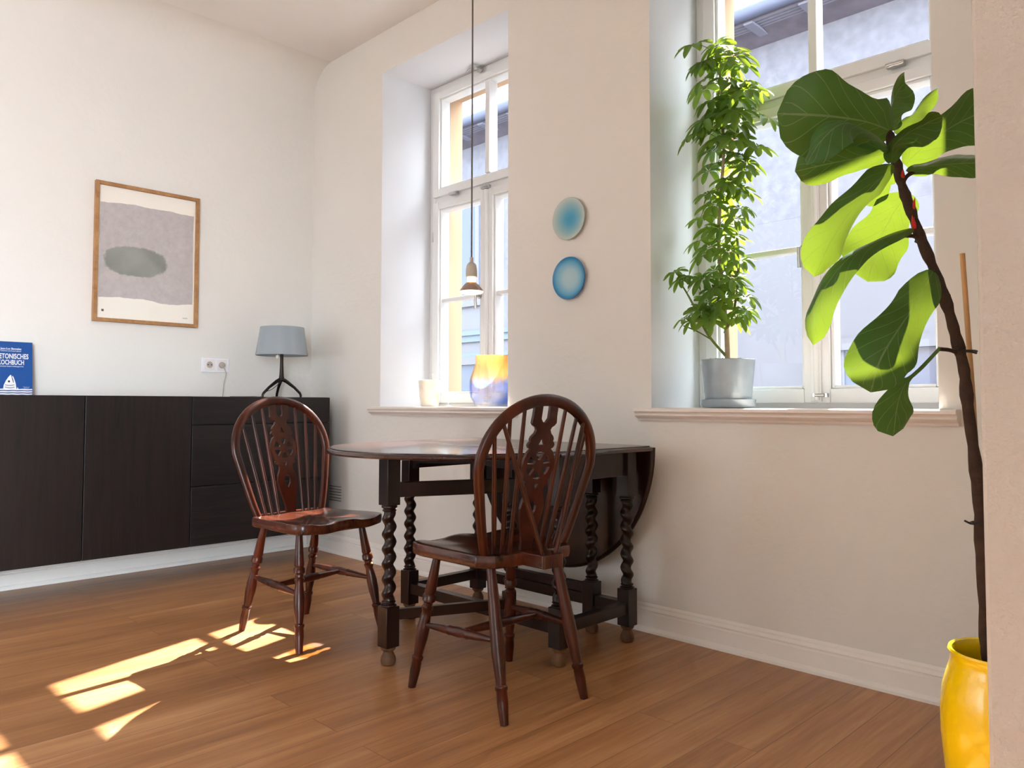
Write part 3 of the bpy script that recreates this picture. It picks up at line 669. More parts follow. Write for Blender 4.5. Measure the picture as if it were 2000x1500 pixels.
b.layers([[(x, 2.494+(TZ-z)+0.002, hz-(1.959-y)*1.06) for x, y, z in r] for r in leaf_rings], smooth=True); tput(b, 'hanging_leaf', 'table')
# twist leg
def twist(b, x, y, z0, z1, r=0.0205, a=0.0052, pitch=0.052, hand=1):
    n = int((z1-z0)/0.0035); seg = 20; rings = []
    for i in range(n+1):
        t = i/n; z = z0+(z1-z0)*t; env = min(1, min(t, 1-t)*9); ph = hand*2*PI*(z-z0)/pitch; ring = []
        for k in range(seg):
            q = 2*PI*k/seg; c = math.cos(q-ph); rr = r+a*env*c
            ring.append((x+rr*math.cos(q), y+rr*math.sin(q), z))
        rings.append(ring)
    b.layers(rings)
def ring_set(b, x, y, z, s=1):
    b.lathe([(0.018, z-0.014*s), (0.027, z-0.010*s), (0.028, z-0.004*s), (0.021, z), (0.021, z+0.003*s), (0.026, z+0.006*s), (0.020, z+0.012*s)], 20, Matrix.Translation((x, y, 0)))
def tleg(x, y, zt, hand=1, w=0.027):
    b = MB(); W_ = w
    b.box(x-W_, x+W_, y-W_, y+W_, 0.062, 0.200); b.box(x-W_, x+W_, y-W_, y+W_, 0.548, zt)
    twist(b, x, y, 0.205, 0.538, hand=hand); ring_set(b, x, y, 0.209); ring_set(b, x, y, 0.536, -1)
    lg = tput(b, 'leg', 'table', 0.003)
    b = MB(); b.lathe([(0.018, 0), (0.024, 0.003), (0.0265, 0.014), (0.025, 0.026), (0.0175, 0.042), (0.017, 0.046), (0.024, 0.052), (0.026, 0.058), (0.022, 0.064)], 20, Matrix.Translation((x, y, 0)))
    tput(b, 'foot', 'foot', par=tb); return lg
XL, XR, YF, YK = -2.645, -1.805, 2.035, 2.425
for x, y in ((XL, YF), (XR, YF), (XL, YK), (XR, YK)): tleg(x, y, 0.718, 1 if x < -2 else -1)
# aprons: long ones with a shallow peaked lower edge, drawer end
def apron(y):
    b = MB(); pts = [(XL+0.027, 0.719), (XR-0.027, 0.719), (XR-0.027, 0.628), (-1.86, 0.628), (-1.88, 0.652), (-2.235, 0.668), (-2.59, 0.652), (-2.61, 0.628), (XL+0.027, 0.628)]
    vs, fs = sheet(pts, [], 0.018, Matrix.Translation((0, y, 0)) @ Matrix.Rotation(PI/2, 4, 'X')); b.add(vs, fs); tput(b, 'apron')
apron(YF); apron(YK-0.005)
for x in (XL, XR): tput(MB().box(x-0.012, x+0.014, YF+0.027, YK-0.027, 0.628, 0.718), 'end_apron', 'table', 0.002)
# stretchers
for y, nx in ((YF, -2.49), (YK, -1.98)):
    pts = [(XL+0.027, 0.108), (nx-0.03, 0.108), (nx-0.03, 0.128), (nx+0.03, 0.128), (nx+0.03, 0.108), (XR-0.027, 0.108), (XR-0.027, 0.150), (XL+0.027, 0.150)] if y == YK else \
          [(XL+0.027, 0.108), (XR-0.027, 0.108), (XR-0.027, 0.150), (nx+0.03, 0.150), (nx+0.03, 0.130), (nx-0.03, 0.130), (nx-0.03, 0.150), (XL+0.027, 0.150)]
    vs, fs = sheet(pts, [], 0.036, Matrix.Translation((0, y, 0)) @ Matrix.Rotation(PI/2, 4, 'X')); b = MB(); b.add(vs, fs); tput(b, 'stretcher')
for x in (XL, XR): tput(MB().box(x-0.018, x+0.018, YF+0.027, YK-0.027, 0.108, 0.150), 'stretcher', 'table', 0.002)
# swinging gates
def gate(px, py, lx, ly, zt):
    tleg(lx, ly, zt)
    b = MB(); m = 0.019; b.box(px-m, px+m, py-m, py+m, 0.151, 0.215); b.box(px-m, px+m, py-m, py+m, 0.535, 0.626)
    twist(b, px, py, 0.225, 0.525, r=0.016, a=0.006, pitch=0.046); tput(b, 'pivot_post', 'table', 0.002)
    A_, B_ = Vector((lx, ly, 0)), Vector((px, py, 0)); d = (B_-A_).normalized()
    b = MB(); b.bar(A_+d*0.02+Vector((0, 0, 0.600)), B_-d*0.01+Vector((0, 0, 0.600)), 0.024, 0.052); tput(b, 'gate_rail', 'table', 0.002)
    b = MB(); b.bar(A_+d*0.02+Vector((0, 0, 0.170)), B_-d*0.01+Vector((0, 0, 0.170)), 0.024, 0.036); tput(b, 'gate_rail', 'table', 0.002)
gate(-2.045, 2.03, -2.230, 1.625, 0.7185)
gate(-2.425, 2.425, -1.978, 2.425, 0.626)

# ------------------------------------------------------------ wheel-back chairs
SZ = 0.461; LEAN = math.radians(12.5)
def chair_curve():
    pts = []
    base, mid, top, wmax = 0.155, 0.26, 0.468, 0.222
    for k in range(9): t = k/8; pts.append((-(base+(wmax-base)*(t**0.85)), mid*t))
    for k in range(1, 32): a = PI*k/32; pts.append((-wmax*math.cos(a), mid+(top-mid)*math.sin(a)**0.92))
    for k in range(8, -1, -1): t = k/8; pts.append(((base+(wmax-base)*(t**0.85)), mid*t))
    return pts
BX = -0.112
def back_pt(u, v, off=0.0): return Vector((BX-math.sin(LEAN)*v+math.cos(LEAN)*off, u, SZ-0.006+math.cos(LEAN)*v+math.sin(LEAN)*off))
LEGP = [(0, 0.0115), (0.06, 0.0125), (0.30, 0.0185), (0.315, 0.0165), (0.33, 0.021), (0.365, 0.0215), (0.38, 0.015), (0.40, 0.0145), (0.415, 0.0195), (0.45, 0.0145), (0.47, 0.0155), (0.56, 0.0205), (0.64, 0.020), (0.75, 0.0145), (0.765, 0.0140), (0.775, 0.0185), (0.79, 0.0185), (0.80, 0.0155), (0.87, 0.0165), (1.0, 0.0125)]
def make_chair(label, loc, rz, REARPLAIN):
    ch = empty('wheel_back_chair', loc, rz); tag(ch, label, 'chair', 'wheel-back chairs at the table')
    # seat
    out = closed([(-0.162, 0.0), (-0.160, 0.07), (-0.155, 0.140), (-0.148, 0.152), (-0.112, 0.182), (-0.10, 0.187), (-0.03, 0.190), (0.08, 0.203), (0.16, 0.212), (0.208, 0.200), (0.232, 0.15), (0.234, 0.08), (0.238, 0.0),
                  (0.234, -0.08), (0.232, -0.15), (0.208, -0.200), (0.16, -0.212), (0.08, -0.203), (-0.03, -0.190), (-0.10, -0.187), (-0.112, -0.182), (-0.148, -0.152), (-0.155, -0.140), (-0.160, -0.07)], 96)
    cx = 0.04
    def zt(x, y):
        d = -0.013*math.exp(-(((x-0.02)/0.12)**2+((abs(y)-0.075)/0.085)**2))
        f = max(0, (x-0.10)/0.115); d -= 0.010*f*math.exp(-((abs(y)-0.10)/0.05)**2)
        return SZ+d
    rings = []
    for s_, z_ in ((0.955, SZ-0.040), (0.99, SZ-0.036), (1.0, SZ-0.026), (1.0, SZ-0.006)):
        rings.append([(cx+(p.x-cx)*s_, p.y*s_, z_+0.45*(zt(cx+(p.x-cx), p.y)-SZ)) for p in out])
    for s_ in (0.988, 0.96, 0.88, 0.78, 0.66, 0.54, 0.42, 0.3, 0.18, 0.06):
        rings.append([(cx+(p.x-cx)*s_, p.y*s_, zt(cx+(p.x-cx)*s_, p.y*s_)-(0.0015 if s_ == 0.988 else 0)) for p in out])
    b = MB(); b.layers(rings); b.build('seat', 'seat', ch)
    if REARPLAIN: b = MB(); b.prism([(-0.14, 0.062), (-0.155, 0.046), (-0.238, 0.040), (-0.244, 0.034), (-0.244, -0.034), (-0.238, -0.040), (-0.155, -0.046), (-0.14, -0.062)], SZ-0.040, SZ-0.001); b.build('bobtail', 'seat', ch, 0.003)
    # legs
    for sx, x0, y0, x1, y1 in ((1, 0.135, 0.150, 0.208, 0.200), (-1, -0.105, 0.128, -0.208, 0.157)):
        for sy in (1, -1):
            if sx > 0: P_ = LEGP
            else: P_ = [(0, 0.0125), (0.10, 0.0145), (0.36, 0.0185), (0.58, 0.0205), (0.74, 0.0150), (0.765, 0.0145), (0.775, 0.0185), (0.79, 0.0185), (0.80, 0.0155), (0.87, 0.0165), (1.0, 0.0125)] if REARPLAIN else LEGP
            b = MB(); b.turned((x0, sy*y0, SZ-0.025), (x1, sy*y1, 0), P_, 18); b.build('leg', 'chair', ch)
    # H stretcher
    def lp_(sx, sy, t):
        a = Vector((0.135, 0.150*sy, SZ-0.025)) if sx > 0 else Vector((-0.105, 0.128*sy, SZ-0.025)); c = Vector((0.208, 0.2*sy, 0)) if sx > 0 else Vector((-0.208, 0.157*sy, 0))
        return a.lerp(c, t)
    ST = [(0, 0.0075), (0.1, 0.009), (0.3, 0.013), (0.36, 0.0135), (0.38, 0.0155), (0.40, 0.0135), (0.5, 0.0165), (0.60, 0.0135), (0.62, 0.0155), (0.64, 0.0135), (0.7, 0.013), (0.9, 0.009), (1, 0.0075)]
    mids = []
    for sy in (1, -1):
        a, c = lp_(-1, sy, 0.50), lp_(1, sy, 0.54); b = MB(); b.turned(a, c, ST, 14); b.build('stretcher', 'chair', ch); mids.append(a.lerp(c, 0.5))
    b = MB(); b.turned(mids[0], mids[1], ST, 14); b.build('stretcher', 'chair', ch)
    # bow
    cv = chair_curve(); b = MB(); pts = [back_pt(u, v) for u, v in cv]; n_ = len(pts)
    rad = [0.0150+0.0035*min(1, min(i, n_-1-i)/10) for i in range(n_)]
    b.tube(pts, rad, 14, 0.72, side=(math.cos(LEAN), 0, math.sin(LEAN))); b.build('bow', 'chair', ch)
    # spindles
    def on_bow(u):
        best = None
        for (a, c) in zip(cv[:-1], cv[1:]):
            if (a[0]-u)*(c[0]-u) <= 0 and a[1] > 0.2 and abs(c[0]-a[0]) > 1e-6:
                t = (u-a[0])/(c[0]-a[0]); best = a[1]+(c[1]-a[1])*t
        return best
    for sy in (1, -1):
        for ub, ut in ((0.060, 0.082), (0.090, 0.134), (0.120, 0.184)):
            v_ = on_bow(sy*ut); b = MB(); b.turned(back_pt(sy*ub, -0.005), back_pt(sy*ut, v_), [(0, 0.0065), (0.35, 0.0078), (1, 0.0058)], 10); b.build('spindle', 'chair', ch)
        if not REARPLAIN: continue
        v_ = on_bow(sy*0.162); b = MB(); b.turned((-0.222, sy*0.026, SZ-0.006), back_pt(sy*0.162, v_, -0.004), [(0, 0.0068), (0.35, 0.0085), (1, 0.006)], 10); b.build('brace_spindle', 'chair', ch)
    # wheel splat
    o_ = [(0.020, -0.005), (0.022, 0.03), (0.030, 0.07), (0.040, 0.11), (0.044, 0.14), (0.040, 0.165), (0.031, 0.188), (0.029, 0.200), (0.033, 0.212), (0.043, 0.214), (0.046, 0.222), (0.040, 0.229), (0.046, 0.234),
          (0.050, 0.245), (0.056, 0.262), (0.059, 0.283), (0.056, 0.305), (0.048, 0.324), (0.038, 0.334), (0.046, 0.338), (0.050, 0.346), (0.047, 0.354), (0.042, 0.358), (0.044, 0.366), (0.040, 0.375), (0.030, 0.385), (0.026, 0.396), (0.030, 0.404), (0.040, 0.410), (0.046, 0.418), (0.044, 0.440), (0.043, 0.490),
          (0.014, 0.492), (0.014, 0.432), (0.006, 0.420)]
    outer = o_+[(-x, y) for x, y in reversed(o_)]
    outer = outer
    holes = []
    for k in range(6):
        a0, a1 = PI/6+k*PI/3+0.16+PI/6, PI/6+(k+1)*PI/3-0.16+PI/6; cxh, cyh = 0, 0.281
        holes.append([(cxh+0.044*math.cos(a0+(a1-a0)*q/6), cyh+0.044*math.sin(a0+(a1-a0)*q/6)) for q in range(7)]+[(cxh+0.019*math.cos(a1-0.1), cyh+0.019*math.sin(a1-0.1)), (cxh+0.019*math.cos(a0+0.1), cyh+0.019*math.sin(a0+0.1))])
    holes.append([(0, 0.108), (0.013, 0.132), (0.0145, 0.148), (0.008, 0.160), (0, 0.163), (-0.008, 0.160), (-0.0145, 0.148), (-0.013, 0.132)])
    holes.append([(0, 0.202), (0.009, 0.221), (-0.009, 0.221)])
    holes.append([(-0.012, 0.348), (0.012, 0.348), (0.005, 0.362), (0, 0.374), (-0.005, 0.362)])
    o0 = back_pt(0, 0); ex = Vector((0, 1, 0)); ey = (back_pt(0, 1)-back_pt(0, 0)).normalized(); ez = ex.cross(ey)
    mt = Matrix((ex*1.06, ey*0.953, ez)).transposed().to_4x4(); mt.translation = o0
    vs, fs = sheet(outer, holes, 0.010, mt); b = MB(); b.add(vs, fs); b.build('wheel_splat', 'chair', ch)
    return ch
chairA = make_chair('wheel-back wooden chair nearest the sideboard, turned toward the table, sun on its seat', (-2.782, 1.634, 0), math.radians(8), False)
make_chair('wheel-back wooden chair in front of the table, its braced back toward the room', (-1.775, 1.730, 0), math.radians(174.5), True)

# ------------------------------------------------------------ plants
def leaf(b, P, side, W_, kind, n=22, m=13, cup=0.12, wave=0.05, curl=0.0, seed=0):
    rnd = random.Random(seed); ph = rnd.uniform(0, 6); pts = bez(P, n); S = Vector(side).normalized(); o = len(b.v)
    vs = []; fs = []
    for i in range(n):
        t = i/(n-1); T_ = (pts[min(i+1, n-1)]-pts[max(i-1, 0)]).normalized(); s_ = (S-T_*S.dot(T_)).normalized(); N_ = T_.cross(s_)
        if kind == 'fig': w_ = (0.20+0.55*min(1, t/0.18)**0.7-0.13*math.exp(-((t-0.33)/0.13)**2)+0.34*math.exp(-((t-0.72)/0.24)**2)); w_ *= (1-max(0, (t-0.80)/0.20)**2.2)**0.5 if t < 1 else 0.02
        elif kind == 'fold': w_ = 0.10 if t < 0.42 else 0.10+1.0*min(1, (t-0.42)/0.38)**0.8; w_ *= (1-max(0, (t-0.82)/0.18)**2)**0.5 if t < 1 else 0.02
        else: w_ = max(0.03, math.sin(PI*min(1, t*0.93+0.05))**0.75)
        for j in range(m):
            u = 2*j/(m-1)-1; ww = W_/2*w_*(1+(0.05*math.sin(10*t+ph+(1.7 if u > 0 else 0))+0.03*math.sin(23*t+ph*2+(1 if u > 0 else 0)) if kind != 'sch' else 0))
            q = pts[i]+s_*(u*ww)+N_*(cup*W_*(u*u-0.3)*w_+wave*W_*abs(u)**1.5*math.sin(t*13+ph+(2 if u > 0 else 0))*(w_))
            vs.append(tuple(q)); b.uv[o+i*m+j] = (0.5+u*0.5, t)
    for i in range(n-1):
        for j in range(m-1): fs.append((i*m+j, i*m+j+1, (i+1)*m+j+1, (i+1)*m+j))
    b.add(vs, fs, True)
FIG= [[[[-0.563, 1.668, 1.461], [-0.59, 1.598, 1.471], [-0.644, 1.529, 1.479], [-0.72, 1.481, 1.491]], [0.375, -0.166, 0.912], 0.15, 0.0], [[[-0.554, 1.623, 1.412], [-0.565, 1.555, 1.428], [-0.588, 1.489, 1.435], [-0.611, 1.454, 1.405], [-0.642, 1.44, 1.359]], [-0.556, 0.364, 0.747], 0.078, 0], [[[-0.567, 1.667, 1.416], [-0.603, 1.631, 1.41], [-0.66, 1.589, 1.4], [-0.72, 1.558, 1.389]], [0.252, -0.477, 0.842], 0.083, 0], [[[-0.572, 1.687, 1.474], [-0.574, 1.71, 1.521], [-0.572, 1.738, 1.561], [-0.568, 1.769, 1.595]], [-0.151, -0.964, 0.22], 0.072, 0], [[[-0.574, 1.713, 1.479], [-0.558, 1.756, 1.507], [-0.54, 1.799, 1.547], [-0.525, 1.84, 1.59]], [0.266, -0.869, 0.418], 0.056, 0], [[[-0.558, 1.649, 1.391], [-0.542, 1.621, 1.415], [-0.515, 1.619, 1.432], [-0.488, 1.631, 1.445], [-0.461, 1.643, 1.459]], [0.108, -0.836, 0.537], 0.059, 0], [[[-0.553, 1.711, 1.399], [-0.521, 1.713, 1.425], [-0.477, 1.727, 1.457], [-0.436, 1.752, 1.481], [-0.403, 1.784, 1.498]], [-0.006, -0.667, 0.745], 0.103, 0], [[[-0.543, 1.693, 1.378], [-0.494, 1.685, 1.377], [-0.439, 1.685, 1.37], [-0.399, 1.683, 1.361]], [0.674, -0.71, 0.205], 0.071, 0], [[[-0.559, 1.662, 1.386], [-0.579, 1.589, 1.334], [-0.611, 1.534, 1.265], [-0.638, 1.51, 1.207], [-0.659, 1.505, 1.153]], [-0.279, -0.797, 0.535], 0.082, 0], [[[-0.575, 1.717, 1.388], [-0.6, 1.721, 1.379], [-0.624, 1.727, 1.362], [-0.645, 1.721, 1.338]], [-0.304, -0.628, 0.716], 0.064, 0], [[[-0.565, 1.758, 1.35], [-0.607, 1.789, 1.317], [-0.644, 1.798, 1.255], [-0.661, 1.786, 1.175]], [-0.558, -0.724, 0.405], 0.133, 0], [[[-0.541, 1.703, 1.262], [-0.56, 1.614, 1.231], [-0.594, 1.54, 1.192], [-0.624, 1.499, 1.138], [-0.647, 1.48, 1.079], [-0.656, 1.489, 1.016]], [-0.877, 0.291, 0.383], 0.063, 0], [[[-0.512, 1.737, 1.174], [-0.524, 1.672, 1.105], [-0.548, 1.624, 1.042], [-0.569, 1.592, 0.986], [-0.587, 1.592, 0.924]], [-0.796, -0.405, 0.45], 0.115, 0], [[[-0.506, 1.752, 1.016], [-0.524, 1.694, 0.974], [-0.546, 1.66, 0.939], [-0.559, 1.649, 0.895], [-0.569, 1.657, 0.836]], [-0.373, -0.819, 0.436], 0.087, 1]]
TR= [[-0.563, 1.671, 1.425], [-0.558, 1.679, 1.39], [-0.552, 1.69, 1.349], [-0.542, 1.705, 1.301], [-0.528, 1.725, 1.238], [-0.511, 1.748, 1.173], [-0.495, 1.77, 1.101], [-0.485, 1.786, 1.038], [-0.476, 1.801, 0.974], [-0.473, 1.81, 0.9], [-0.466, 1.826, 0.783], [-0.463, 1.837, 0.687], [-0.462, 1.847, 0.57], [-0.462, 1.859, 0.421], [-0.459, 1.867, 0.356]]
PETS= [[(-0.529, 1.726, 1.239), (-0.537, 1.707, 1.246), (-0.547, 1.676, 1.244)], [(-0.483, 1.79, 1.006), (-0.492, 1.766, 1.012), (-0.506, 1.752, 1.014)], [(-0.553, 1.689, 1.351), (-0.543, 1.69, 1.369), (-0.53, 1.705, 1.380)], [(-0.511, 1.748, 1.17), (-0.512, 1.737, 1.176)]]
SCH= [[-1.634, 2.66, 2.321, 1.25], [-1.605, 2.68, 2.25, 1.25], [-1.571, 2.72, 2.314, 1.25], [-1.526, 2.74, 2.296, 1.25], [-1.517, 2.8, 2.135, 1.25], [-1.473, 2.83, 2.146, 1.25], [-1.416, 2.8, 2.011, 1.25], [-1.458, 2.82, 1.904, 1.25], [-1.596, 2.66, 2.005, 1.25], [-1.631, 2.66, 1.963, 1.25], [-1.598, 2.707, 2.258, 1.2], [-1.584, 2.803, 2.278, 1.2], [-1.466, 2.668, 2.223, 1.2], [-1.621, 2.733, 2.257, 1.2], [-1.555, 2.768, 2.238, 1.2], [-1.479, 2.749, 2.218, 1.2], [-1.619, 2.705, 2.19, 1.2], [-1.506, 2.685, 2.15, 1.2], [-1.461, 2.709, 2.131, 1.2], [-1.684, 2.81, 2.198, 1.2], [-1.553, 2.804, 2.148, 1.2], [-1.423, 2.675, 2.084, 1.2], [-1.599, 2.718, 2.097, 1.2], [-1.568, 2.735, 2.099, 1.2], [-1.494, 2.733, 2.082, 1.2], [-1.577, 2.705, 2.045, 1.2], [-1.54, 2.693, 2.036, 1.2], [-1.466, 2.674, 2.009, 1.2], [-1.644, 2.773, 2.046, 1.2], [-1.552, 2.77, 2.009, 1.2], [-1.477, 2.714, 1.976, 1.2], [-1.614, 2.731, 1.986, 1.2], [-1.627, 2.815, 2.013, 1.2], [-1.515, 2.764, 1.956, 1.2], [-1.617, 2.755, 1.944, 1.2], [-1.556, 2.692, 1.929, 1.2], [-1.475, 2.681, 1.906, 1.2], [-1.641, 2.812, 1.931, 1.0], [-1.539, 2.773, 1.885, 1.0], [-1.511, 2.794, 1.869, 1.0], [-1.619, 2.795, 1.867, 1.0], [-1.554, 2.806, 1.849, 1.0], [-1.462, 2.748, 1.827, 1.0], [-1.646, 2.776, 1.837, 1.0], [-1.546, 2.796, 1.791, 1.0], [-1.463, 2.738, 1.794, 1.0], [-1.573, 2.738, 1.749, 1.0], [-1.509, 2.688, 1.747, 1.0], [-1.509, 2.762, 1.737, 1.0], [-1.587, 2.668, 1.71, 1.0], [-1.569, 2.764, 1.713, 1.0], [-1.483, 2.764, 1.714, 1.0], [-1.563, 2.671, 1.664, 1.0], [-1.639, 2.814, 1.717, 1.0], [-1.458, 2.687, 1.634, 1.0], [-1.696, 2.803, 1.658, 1.0], [-1.608, 2.798, 1.666, 1.0], [-1.475, 2.685, 1.599, 1.0], [-1.646, 2.776, 1.597, 1.0], [-1.541, 2.682, 1.569, 1.0], [-1.537, 2.8, 1.599, 1.0], [-1.697, 2.788, 1.561, 1.0], [-1.503, 2.693, 1.537, 1.0], [-1.55, 2.814, 1.546, 1.0], [-1.605, 2.706, 1.508, 1.0], [-1.503, 2.675, 1.476, 1.0], [-1.543, 2.796, 1.5, 1.0], [-1.649, 2.729, 1.483, 1.0], [-1.593, 2.794, 1.491, 1.0], [-1.466, 2.697, 1.437, 1.0], [-1.591, 2.715, 1.415, 1.0], [-1.563, 2.794, 1.423, 1.0], [-1.547, 2.779, 1.442, 1.0], [-1.624, 2.685, 1.382, 1.0], [-1.56, 2.793, 1.387, 1.0], [-1.485, 2.67, 1.366, 1.0], [-1.572, 2.671, 1.336, 1.0], [-1.559, 2.672, 1.331, 1.0], [-1.516, 2.74, 1.338, 1.0], [-1.624, 2.72, 1.298, 1.0], [-1.538, 2.704, 1.305, 1.0], [-1.448, 2.696, 1.296, 1.0], [-1.615, 2.66, 1.255, 1.0], [-1.571, 2.686, 1.255, 1.0], [-1.488, 2.753, 1.241, 1.0], [-1.586, 2.667, 1.216, 1.0], [-1.581, 2.756, 1.223, 1.0], [-1.549, 2.79, 1.228, 1.0], [-1.748, 2.68, 1.422, 0.85], [-1.72, 2.68, 1.389, 0.85], [-1.684, 2.68, 1.394, 0.85], [-1.702, 2.68, 1.231, 0.85], [-1.669, 2.68, 1.22, 0.85], [-1.471, 2.74, 1.254, 0.85], [-1.506, 2.74, 1.227, 0.85], [-1.659, 2.74, 1.269, 0.85], [-1.595, 2.74, 1.248, 0.85]]
fg = empty('fiddle_leaf_fig', (-0.432, 1.859, 0.33)); tag(fg, 'tall leaning fiddle-leaf fig growing in the yellow pot by the right wall', 'plant')
fo_ = (-0.432, 1.859, 0.33)
b = MB(); tp = bez(TR, 60); rr = [0.0095+0.003*t/59+0.0012*math.sin(t*2.1)+0.001*math.sin(t*5.3) for t in range(60)]; b.tube(tp, rr, 12)
b.tube([(-0.563, 1.671, 1.425), (-0.566, 1.664, 1.455), (-0.57, 1.66, 1.468)], [0.012, 0.009, 0.002], 8)
for k in (6, 11, 17, 24, 31, 37, 44, 50):
    p_ = tp[k]; b.tube([p_, p_+Vector((0.014*math.cos(k*2.4), 0.014*math.sin(k*2.4), 0.004))], [0.007, 0.003], 7)
for pp in PETS: b.tube(bez(pp, 8), 0.0042, 8)
L(b, fo_).build('stem', 'bark', fg)
for i, (P, S, W_, kd) in enumerate(FIG):
    b = MB(); leaf(b, P, S, W_, 'fold' if kd else 'fig', cup=(0.10, 0.22, 0.16, 0.3, 0.2, 0.25, 0.12, 0.10, 0.20, 0.1, 0.06, 0.25, 0.16, 0.1)[i], wave=(0.03, 0.05, 0.04, 0.05, 0.08, 0.08, 0.06, 0.03, 0.05, 0.05, 0.04, 0.08, 0.07, 0.05)[i], seed=i)
    L(b, fo_).build('leaf', 'figleaf', fg, auto=False)
for p0, p1 in (((-0.539, 1.703, 1.292), (-0.530, 1.696, 1.325)), ((-0.551, 1.686, 1.360), (-0.545, 1.671, 1.380)), ((-0.536, 1.707, 1.263), (-0.535, 1.691, 1.288))): L(MB().turned(p0, p1, [(0, 0.004), (0.4, 0.0045), (1, 0.0)], 8), fo_).build('red_stipule', 'red', fg)
b = MB(); b.tube([(-0.480, 1.824, 1.219), (-0.470, 1.838, 0.911), (-0.462, 1.866, 0.42), (-0.461, 1.870, 0.33)], 0.0052, 10); tag(b.build('bamboo_stake', 'bamboo'), 'thin bamboo stake standing in the yellow pot beside the fig stem', 'plant stake')
for nm, pts, lab in (('plant_tie', [(-0.480, 1.775, 1.007), (-0.467, 1.778, 1.010), (-0.458, 1.79, 1.008), (-0.455, 1.81, 1.006)], 'black wire tie round the fig stem and stake, upper one'), ('plant_tie', [(-0.482, 1.805, 0.660), (-0.474, 1.816, 0.654), (-0.468, 1.815, 0.655), (-0.452, 1.822, 0.656)], 'black wire tie round the fig stem and stake, lower one')):
    b = MB(); b.tube(bez(pts, 10), 0.0022, 8); c_ = Vector(pts[1]); b.tube([c_+Vector((0.010*math.cos(a)+0.005, 0.022*math.sin(a)+0.02, 0)) for a in [2*PI*k/16 for k in range(17)]], 0.0022, 6)
    tag(b.build(nm, 'black'), lab, 'plant tie', 'plant ties')
# yellow pot
yp = empty('flower_pot', (-0.432, 1.859, 0)); tag(yp, 'large glazed bright yellow pot on the floor by the right wall', 'pot')
b = MB(); b.lathe([(0.080, 0), (0.088, 0.005), (0.098, 0.06), (0.110, 0.14), (0.1165, 0.22), (0.1165, 0.27), (0.111, 0.315), (0.101, 0.350), (0.0955, 0.368), (0.0965, 0.382), (0.100, 0.388), (0.098, 0.393), (0.092, 0.391), (0.088, 0.380), (0.088, 0.365), (0.096, 0.34), (0.102, 0.30), (0.1, 0.26), (0, 0.258)], 72); b.build('body', 'yellow', yp)
b = MB()
for ang in (-75,):
    a = math.radians(ang); d = Vector((math.cos(a), math.sin(a), 0)); s_ = Vector((-d.y, d.x, 0))
    b.tube(bez([d*0.106+Vector((0, 0, 0.338))-s_*0.022, d*0.122+Vector((0, 0, 0.336))-s_*0.022, d*0.126+Vector((0, 0, 0.325))-s_*0.022, d*0.124+Vector((0, 0, 0.312))-s_*0.018, d*0.112+Vector((0, 0, 0.308))-s_*0.018], 12), 0.006, 8)
    b.tube(bez([d*0.108+Vector((0, 0, 0.335))-s_*0.02, d*0.124+Vector((0, 0, 0.333)), d*0.108+Vector((0, 0, 0.335))+s_*0.02], 12), 0.006, 8)
b.build('handle', 'yellow', yp)
b = MB(); b.lathe([(0.099, 0.262), (0.099, 0.33), (0.06, 0.336), (0, 0.338)], 40); b.build('soil', 'pit', yp)
# schefflera in grey pot on a saucer
px_, py_ = -1.555, 2.750
b = MB(); b.lathe([(0.072, 0.0), (0.098, 0.002), (0.104, 0.010), (0.106, 0.034), (0.103, 0.034), (0.099, 0.012), (0, 0.011)], 56)
tag(b.build('plant_saucer', 'pot', loc=(px_, py_, 0.885)), 'grey-blue glazed saucer under the plant pot on the right window sill', 'saucer')
gp = empty('flower_pot', (px_, py_, 0.897)); tag(gp, 'grey-blue glazed pot on its saucer on the right window sill', 'pot')
b = MB(); b.lathe([(0.080, 0), (0.086, 0.003), (0.090, 0.02), (0.1035, 0.162), (0.105, 0.176), (0.103, 0.178), (0.098, 0.176), (0.096, 0.150), (0, 0.148)], 56); b.build('body', 'pot', gp)
b = MB(); b.lathe([(0.0975, 0.151), (0.098, 0.166), (0.05, 0.172), (0, 0.174)], 40)
rnd = random.Random(5)
for k in range(40):
    a, r = rnd.uniform(0, 2*PI), rnd.uniform(0.01, 0.085); b.lathe([(0.0, -0.004), (0.006, 0), (0, 0.006)], 5, Matrix.Translation((r*math.cos(a), r*math.sin(a), 0.176)))
b.build('soil', 'pit', gp)
sf = empty('umbrella_plant', (-1.555, 2.75, 1.06)); tag(sf, 'tall slender umbrella plant with whorled leaflets in the grey pot on the sill', 'plant')
sO = (-1.555, 2.75, 1.06)
TK = [(-1.555, 2.75, 1.062), (-1.560, 2.752, 1.2), (-1.575, 2.75, 1.366), (-1.585, 2.745, 1.55), (-1.575, 2.745, 1.734), (-1.560, 2.745, 1.896), (-1.565, 2.74, 2.10), (-1.570, 2.735, 2.28)]
tkp = bez(TK, 60)
b = MB(); b.tube(tkp, [0.0105*(1-0.6*k/59) for k in range(60)], 12); L(b, sO).build('trunk', 'stemb', sf)
BR = bez([(-1.560, 2.745, 1.09), (-1.620, 2.715, 1.175), (-1.655, 2.695, 1.262), (-1.690, 2.685, 1.335), (-1.724, 2.68, 1.392)], 20)
b = MB(); b.tube(BR, [0.006*(1-0.5*k/19) for k in range(20)], 8)
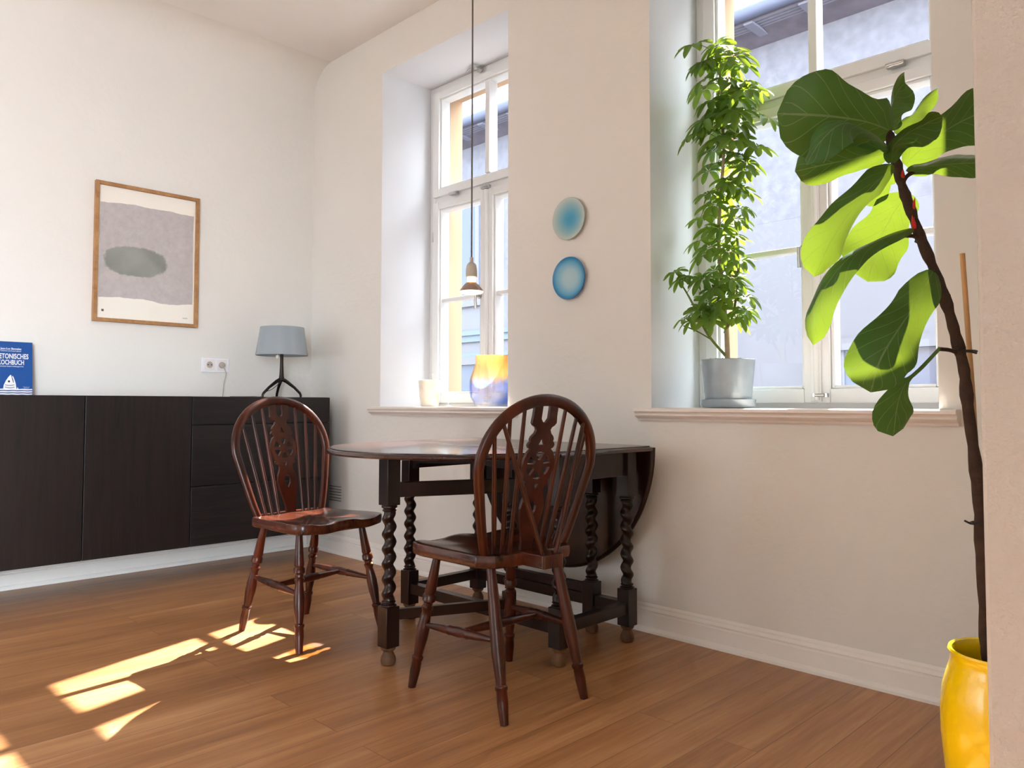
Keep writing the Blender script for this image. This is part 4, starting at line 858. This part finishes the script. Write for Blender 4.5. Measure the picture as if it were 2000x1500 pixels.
b.tube(bez([(-1.60, 2.72, 1.15), (-1.66, 2.70, 1.19), (-1.715, 2.69, 1.215)], 8), 0.003, 6)
b.tube(bez([(-1.566, 2.748, 1.18), (-1.53, 2.75, 1.25), (-1.51, 2.76, 1.4), (-1.515, 2.76, 1.6)], 20), 0.005, 8)
L(b, sO).build('branch', 'stemg', sf)
rnd = random.Random(11); fb_ = MB(); pb = MB()
allp = [Vector(p) for p in tkp]+[Vector(p) for p in BR]
def lim(v): return Vector((max(v.x, -1.795), min(max(v.y, 2.57), 2.90), v.z))
for (x, y, z, s_) in SCH:
    c_ = lim(Vector((x, y, z+0.012)))
    src = min(allp, key=lambda q: (q-c_).length+0.6*max(0, q.z-(c_.z-0.03)))
    mid_ = (src+c_)/2+Vector((0, 0, 0.015)); pb.tube(bez([src, mid_, c_], 7), 0.0014, 5)
    nl = rnd.choice((7, 8, 8, 9)); a0 = rnd.uniform(0, 6); out_ = (c_-src); out_.z = 0
    out_ = out_.normalized()*0.45 if out_.length > 0.005 else Vector((0, -0.3, 0)); ax = (Vector((0, 0, 1))+out_+Vector((rnd.uniform(-.15, .45), rnd.uniform(-.75, -.05), 0))).normalized()
    e1 = ax.orthogonal().normalized(); e2 = ax.cross(e1)
    for k in range(nl):
        a = a0+2*PI*k/nl+rnd.uniform(-.12, .12); d = e1*math.cos(a)+e2*math.sin(a); ln = s_*rnd.uniform(0.060, 0.082)
        droop = rnd.uniform(0.1, 0.75)
        p0 = c_+d*0.010*s_; p1 = c_+d*ln*0.45+ax*0.004-Vector((0, 0, ln*0.10*droop)); p2 = c_+d*ln*0.78-Vector((0, 0, ln*0.38*droop)); p3 = c_+d*ln*0.95-Vector((0, 0, ln*0.75*droop))
        P = [lim(q) for q in (p0, p1, p2, p3)]
        sd_ = ax.cross(d).normalized()
        leaf(fb_, P, sd_, 0.026*s_, 'sch', n=7, m=5, cup=0.14, wave=0.0, seed=k)
        pb.tube([c_, p0], 0.0009, 4)
L(fb_, sO).build('foliage', 'schleaf', sf, auto=False)
L(pb, sO).build('leaf_stalks', 'stemg', sf)
